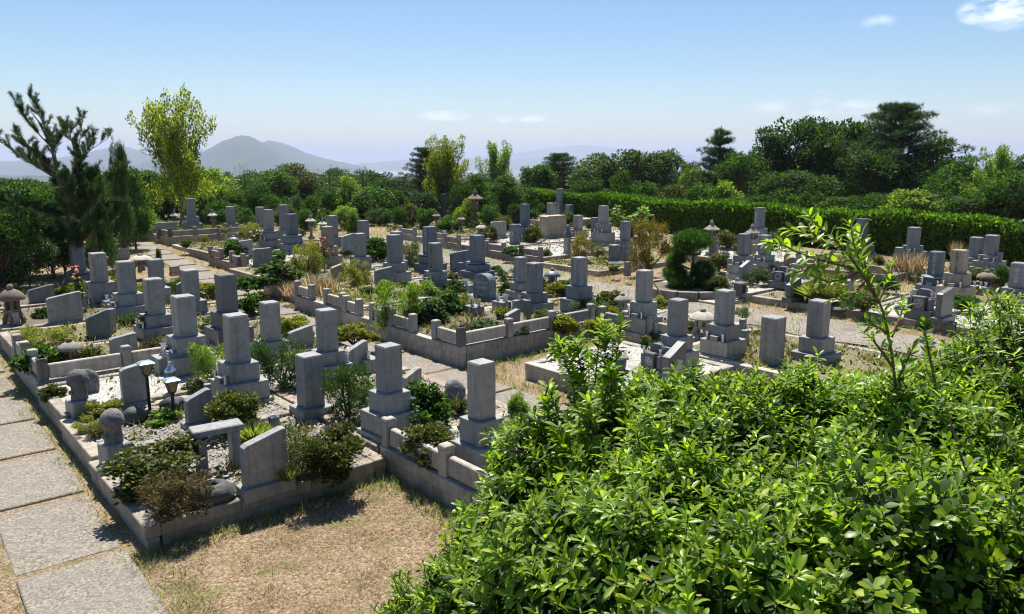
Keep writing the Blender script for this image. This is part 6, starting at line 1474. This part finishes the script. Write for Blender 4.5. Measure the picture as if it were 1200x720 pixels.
# ------------------------------------------------------------------ far country
def ridge(name, prof, D, depth_, base=-150., seed=1):
    """a ridge line at distance D: prof = (picture x, picture y) of its crest"""
    r = rs(seed); xs = np.linspace(prof[0][0], prof[-1][0], 150); ys = np.interp(xs, [p[0] for p in prof], [p[1] for p in prof])
    ys = np.convolve(np.pad(ys, 3, 'edge'), np.ones(7) / 7, 'valid') + .25 * np.sin(xs * .35 + seed) + .18 * np.sin(xs * .81); P = []; m = 9
    for px, py in zip(xs, ys):
        az = math.atan((px - 600) / (F * math.cos(PITCH) + 173 * math.sin(PITCH))); top = H + D / math.cos(az) * (math.tan(-(PITCH + math.atan((py - 360) / F))))
        top = max(top, base + 4)
        for j in range(m):
            t = (j / (m - 1)) * 2 - 1; dist = D / math.cos(az) + t * depth_; k = math.cos(t * PI / 2) ** 1.1 * (1 + .012 * math.sin(px * .3 + j * 2) * (abs(t) > .05)); P.append((dist * math.sin(az), dist * math.cos(az), base - 5 + (top - base + 5) * k))
    P = np.array(P); n = len(xs); i = np.arange(n - 1)[:, None] * m + np.arange(m - 1)[None]; q = np.stack([i, i + m, i + m + 1, i + 1], -1).reshape(-1, 4)
    tag(link(name, np_mesh(name, P, [q], 'far_hill', True)), kind='structure')
ridge('mountain', [(150, 195), (185, 184), (215, 181), (240, 178), (262, 167), (280, 161), (292, 160), (303, 165), (325, 177), (350, 188), (380, 198)], 4600, 900, seed=1)
ridge('mountain_range', [(250, 192), (290, 175), (318, 165), (340, 171), (360, 180), (385, 187), (430, 196)], 6200, 1000, seed=2)
ridge('hills', [(-120, 196), (-40, 190), (40, 188), (90, 183), (120, 176), (150, 173), (175, 181), (230, 186), (300, 198)], 6600, 900, seed=3)
ridge('far_mountain', [(540, 186), (600, 180), (650, 173), (680, 170), (720, 173), (780, 181), (900, 186)], 17000, 1500, seed=4)
ridge('coast_hills', [(420, 192), (480, 187), (600, 186), (740, 188), (1000, 187), (1180, 186), (1260, 190)], 12000, 1500, seed=6)
ridge('near_hills', [(-250, 206), (-60, 202), (100, 204), (220, 207), (330, 200), (420, 205), (520, 208), (700, 214)], 2600, 700, seed=5)
def city():
    r = rs(9); n = 1100; mb_v, f = [], []; az = R(-16) + R(46) * r.rand(n); d = 3200 + 5200 * r.rand(n)
    for i in range(n):
        x, y = d[i] * math.sin(az[i]), d[i] * math.cos(az[i]); a, b, h = 8 + 26 * r.rand(), 8 + 20 * r.rand(), 8 + 45 * r.rand() ** 3; z = gz(x, y) - 1; k = len(mb_v)
        for zz in (z, z + h):
            for p, q in ((-a, -b), (a, -b), (a, b), (-a, b)): mb_v.append((x + p, y + q, zz))
        for w in ((4, 5, 6, 7), (0, 1, 5, 4), (1, 2, 6, 5), (2, 3, 7, 6), (3, 0, 4, 7)): f.append([k + t for t in w])
    tag(link('distant_city', np_mesh('distant_city', np.array(mb_v), [np.array(f)], 'carved_pale')), kind='stuff')
city()
def haze():
    m, nt, ns, ls = nodes('hazy_air'); v = N(ns, 'ShaderNodeVolumePrincipled'); v.inputs['Color'].default_value = (.70, .78, 1., 1); v.inputs['Density'].default_value = HAZE; v.inputs['Anisotropy'].default_value = .1
    o = N(ns, 'ShaderNodeOutputMaterial'); ls.new(v.outputs[0], o.inputs['Volume'])
    mb = MB(); mb.box(0, 12200, -157, 33000, 24700, 157 + 260, 0); q = mb.build('haze', m); tag(q, kind='stuff')
HAZE = 1.35e-4
haze()
# ------------------------------------------------------------------ light, sky, camera
SUN_EL, SUN_AZ = 64., -8.                    # degrees; azimuth clockwise from straight ahead
def world():
    w = bpy.data.worlds.new('World'); S.world = w; w.use_nodes = True; nt = w.node_tree; nt.nodes.clear(); ns, ls = nt.nodes, nt.links
    sk = ns.new('ShaderNodeTexSky'); sk.sky_type = 'NISHITA'; sk.sun_disc = False; sk.sun_elevation = R(SUN_EL); sk.sun_rotation = R(SUN_AZ); sk.altitude = 150; sk.air_density = 1.0; sk.dust_density = .6; sk.ozone_density = 2.2
    bg = ns.new('ShaderNodeBackground'); bg.inputs[1].default_value = .07
    # small fair weather clouds in the real sky: direction masks broken up by noise
    tc = ns.new('ShaderNodeTexCoord'); nz = ns.new('ShaderNodeTexNoise'); nz.inputs['Scale'].default_value = 26; nz.inputs['Detail'].default_value = 7; nz.inputs['Roughness'].default_value = .6
    mp = ns.new('ShaderNodeMapping'); mp.inputs['Scale'].default_value = (1, 1, 3.); ls.new(tc.outputs['Generated'], mp.inputs[0]); ls.new(mp.outputs[0], nz.inputs['Vector'])
    acc = None
    for (px, py, sx, sy, amp) in [(1180, 6, 24, 20, .95), (1143, 14, 14, 10, .6), (521, 136, 26, 5, .6), (590, 140, 10, 4, .45), (628, 140, 18, 4, .5), (1030, 26, 15, 6, .35), (962, 122, 12, 12, .45), (1010, 126, 30, 7, .35), (905, 125, 28, 6, .22), (1160, 128, 30, 6, .2)]:
        dx = (px - 600) / F; dy = -(py - 360) / F; D = Vector((dx, math.cos(PITCH) + dy * math.sin(PITCH), -math.sin(PITCH) + dy * math.cos(PITCH))).normalized()
        rt = Vector((D.y, -D.x, 0)).normalized(); up = rt.cross(D)
        res = []
        for ax, s in ((rt, sx / F), (up, sy / F)):
            d = ns.new('ShaderNodeVectorMath'); d.operation = 'DOT_PRODUCT'; ls.new(tc.outputs['Generated'], d.inputs[0]); d.inputs[1].default_value = ax
            q = ns.new('ShaderNodeMath'); q.operation = 'SUBTRACT'; ls.new(d.outputs['Value'], q.inputs[0]); q.inputs[1].default_value = ax.dot(D)
            t = ns.new('ShaderNodeMath'); t.operation = 'DIVIDE'; ls.new(q.outputs[0], t.inputs[0]); t.inputs[1].default_value = s
            p2 = ns.new('ShaderNodeMath'); p2.operation = 'POWER'; ls.new(t.outputs[0], p2.inputs[0]); p2.inputs[1].default_value = 2; res.append(p2)
        ad = ns.new('ShaderNodeMath'); ad.operation = 'ADD'; ls.new(res[0].outputs[0], ad.inputs[0]); ls.new(res[1].outputs[0], ad.inputs[1])
        mr = ns.new('ShaderNodeMapRange'); mr.inputs[1].default_value = 0; mr.inputs[2].default_value = 1.6; mr.inputs[3].default_value = amp; mr.inputs[4].default_value = 0; ls.new(ad.outputs[0], mr.inputs[0])
        fr = ns.new('ShaderNodeVectorMath'); fr.operation = 'DOT_PRODUCT'; ls.new(tc.outputs['Generated'], fr.inputs[0]); fr.inputs[1].default_value = D
        gt = ns.new('ShaderNodeMath'); gt.operation = 'GREATER_THAN'; ls.new(fr.outputs['Value'], gt.inputs[0]); gt.inputs[1].default_value = 0
        ml = ns.new('ShaderNodeMath'); ml.operation = 'MULTIPLY'; ls.new(mr.outputs[0], ml.inputs[0]); ls.new(gt.outputs[0], ml.inputs[1]); mr = ml
        if acc is None: acc = mr
        else: mx = ns.new('ShaderNodeMath'); mx.operation = 'MAXIMUM'; ls.new(acc.outputs[0], mx.inputs[0]); ls.new(mr.outputs[0], mx.inputs[1]); acc = mx
    th = ns.new('ShaderNodeMapRange'); th.inputs[1].default_value = .38; th.inputs[2].default_value = .66; ls.new(nz.outputs[0], th.inputs[0])
    s_ = ns.new('ShaderNodeMath'); s_.operation = 'MULTIPLY'; ls.new(acc.outputs[0], s_.inputs[0]); ls.new(th.outputs[0], s_.inputs[1]); s_.use_clamp = True
    mix = ns.new('ShaderNodeMix'); mix.data_type = 'RGBA'; ls.new(s_.outputs[0], mix.inputs[0]); hs = ns.new('ShaderNodeHueSaturation'); hs.inputs['Saturation'].default_value = 1.28; hs.inputs['Value'].default_value = .95; ls.new(sk.outputs[0], hs.inputs['Color']); ls.new(hs.outputs[0], mix.inputs[6]); mix.inputs[7].default_value = (14, 14, 14.6, 1)
    ls.new(mix.outputs[2], bg.inputs[0]); o = ns.new('ShaderNodeOutputWorld'); ls.new(bg.outputs[0], o.inputs[0])
world()
l = bpy.data.lights.new('sun', 'SUN'); l.energy = 4.7; l.angle = R(.5); l.color = (1, .955, .87); so = bpy.data.objects.new('sun', l); C.objects.link(so)
e, a = R(SUN_EL), R(SUN_AZ); so.rotation_euler = Vector((math.sin(a) * math.cos(e), math.cos(a) * math.cos(e), math.sin(e))).to_track_quat('Z', 'Y').to_euler(); so.location = (0, 0, 60)
cam = bpy.data.cameras.new('camera'); co = bpy.data.objects.new('camera', cam); C.objects.link(co); co.location = (0, 0, H); co.rotation_euler = (PI / 2 - PITCH, 0, 0)
cam.sensor_width = 36; cam.lens = F / 1200 * 36; cam.clip_start = .05; cam.clip_end = 60000; S.camera = co
S.view_settings.view_transform = 'Standard'; S.view_settings.look = 'None'; S.view_settings.gamma = 1; S.view_settings.exposure = 0.93; S.view_settings.use_curve_mapping = False
S.render.engine = 'CYCLES'; cy = S.cycles; cy.use_denoising = True; cy.max_bounces = 6; cy.diffuse_bounces = 3; cy.glossy_bounces = 2; cy.transmission_bounces = 3; cy.transparent_max_bounces = 4; cy.volume_bounces = 0; cy.sample_clamp_indirect = 6.
cy.caustics_reflective = False; cy.caustics_refractive = False; cy.filter_width = 1.15; cy.use_adaptive_sampling = True; cy.adaptive_threshold = .02

# ------------------------------------------------------------------ labels that single out each repeated plant
ONES = 'first second third fourth fifth sixth seventh eighth ninth tenth eleventh twelfth thirteenth fourteenth fifteenth sixteenth seventeenth eighteenth nineteenth'.split()
def ordinal(n):
    if n < 20: return ONES[n - 1]
    t, u = divmod(n, 10); w = ['', '', 'twenty', 'thirty', 'forty', 'fifty'][t]
    return w + ' ' + ONES[u - 1] if u else ['', '', 'twentieth', 'thirtieth', 'fortieth', 'fiftieth'][t]
def azim(o): return math.atan2(o.location.x, o.location.y)
tops = [o for o in S.objects if o.parent is None]
def number(pred, form):
    for i, o in enumerate(sorted([o for o in tops if pred(o)], key=azim)): o['label'] = form % ordinal(i + 1)
G_ = lambda o: o.get('group', '')
number(lambda o: G_(o).startswith('low trees of the thicket'), '%s low bushy tree from the left in the thicket behind the far graves')
number(lambda o: G_(o).startswith('low trees behind the clipped'), '%s low bushy tree from the left directly behind the clipped hedge')
number(lambda o: G_(o).startswith('shrubs along the far edge'), '%s dense green shrub from the left along the far gravel lane edge')
wd = [o for o in tops if G_(o) == 'trees of the wood edge']
for nm, lo, hi in (('nearest', 0, 66), ('middle', 66, 82), ('farthest', 82, 200)):
    number(lambda o: o in wd and lo <= math.hypot(o.location.x, o.location.y) < hi, '%s rounded tree from the left in the ' + nm + ' row of the wood')
marks = [o for o in tops if o.get('category') in ('gravestone', 'stone lantern', 'altar', 'headstone') and len(o['label'].split()) <= 11]
used = set()
fills = [o for o in tops if G_(o).startswith('small gap filling')]
for i, o in enumerate(fills):
    col = ['olive', 'green', 'yellow green', 'grey green', 'green'][i % 5]
    for m in sorted(marks, key=lambda m: (m.location - o.location).length):
        side = 'left of' if azim(o) < azim(m) else 'right of'
        lb = 'small %s shrub %s the %s' % (col, side, m['label'])
        if m['label'].split()[0] in ('left', 'right'): lb = lb.replace('the left one', 'left one').replace('the right one', 'right one')
        if lb not in used and len(lb.split()) <= 16: used.add(lb); o['label'] = lb; break
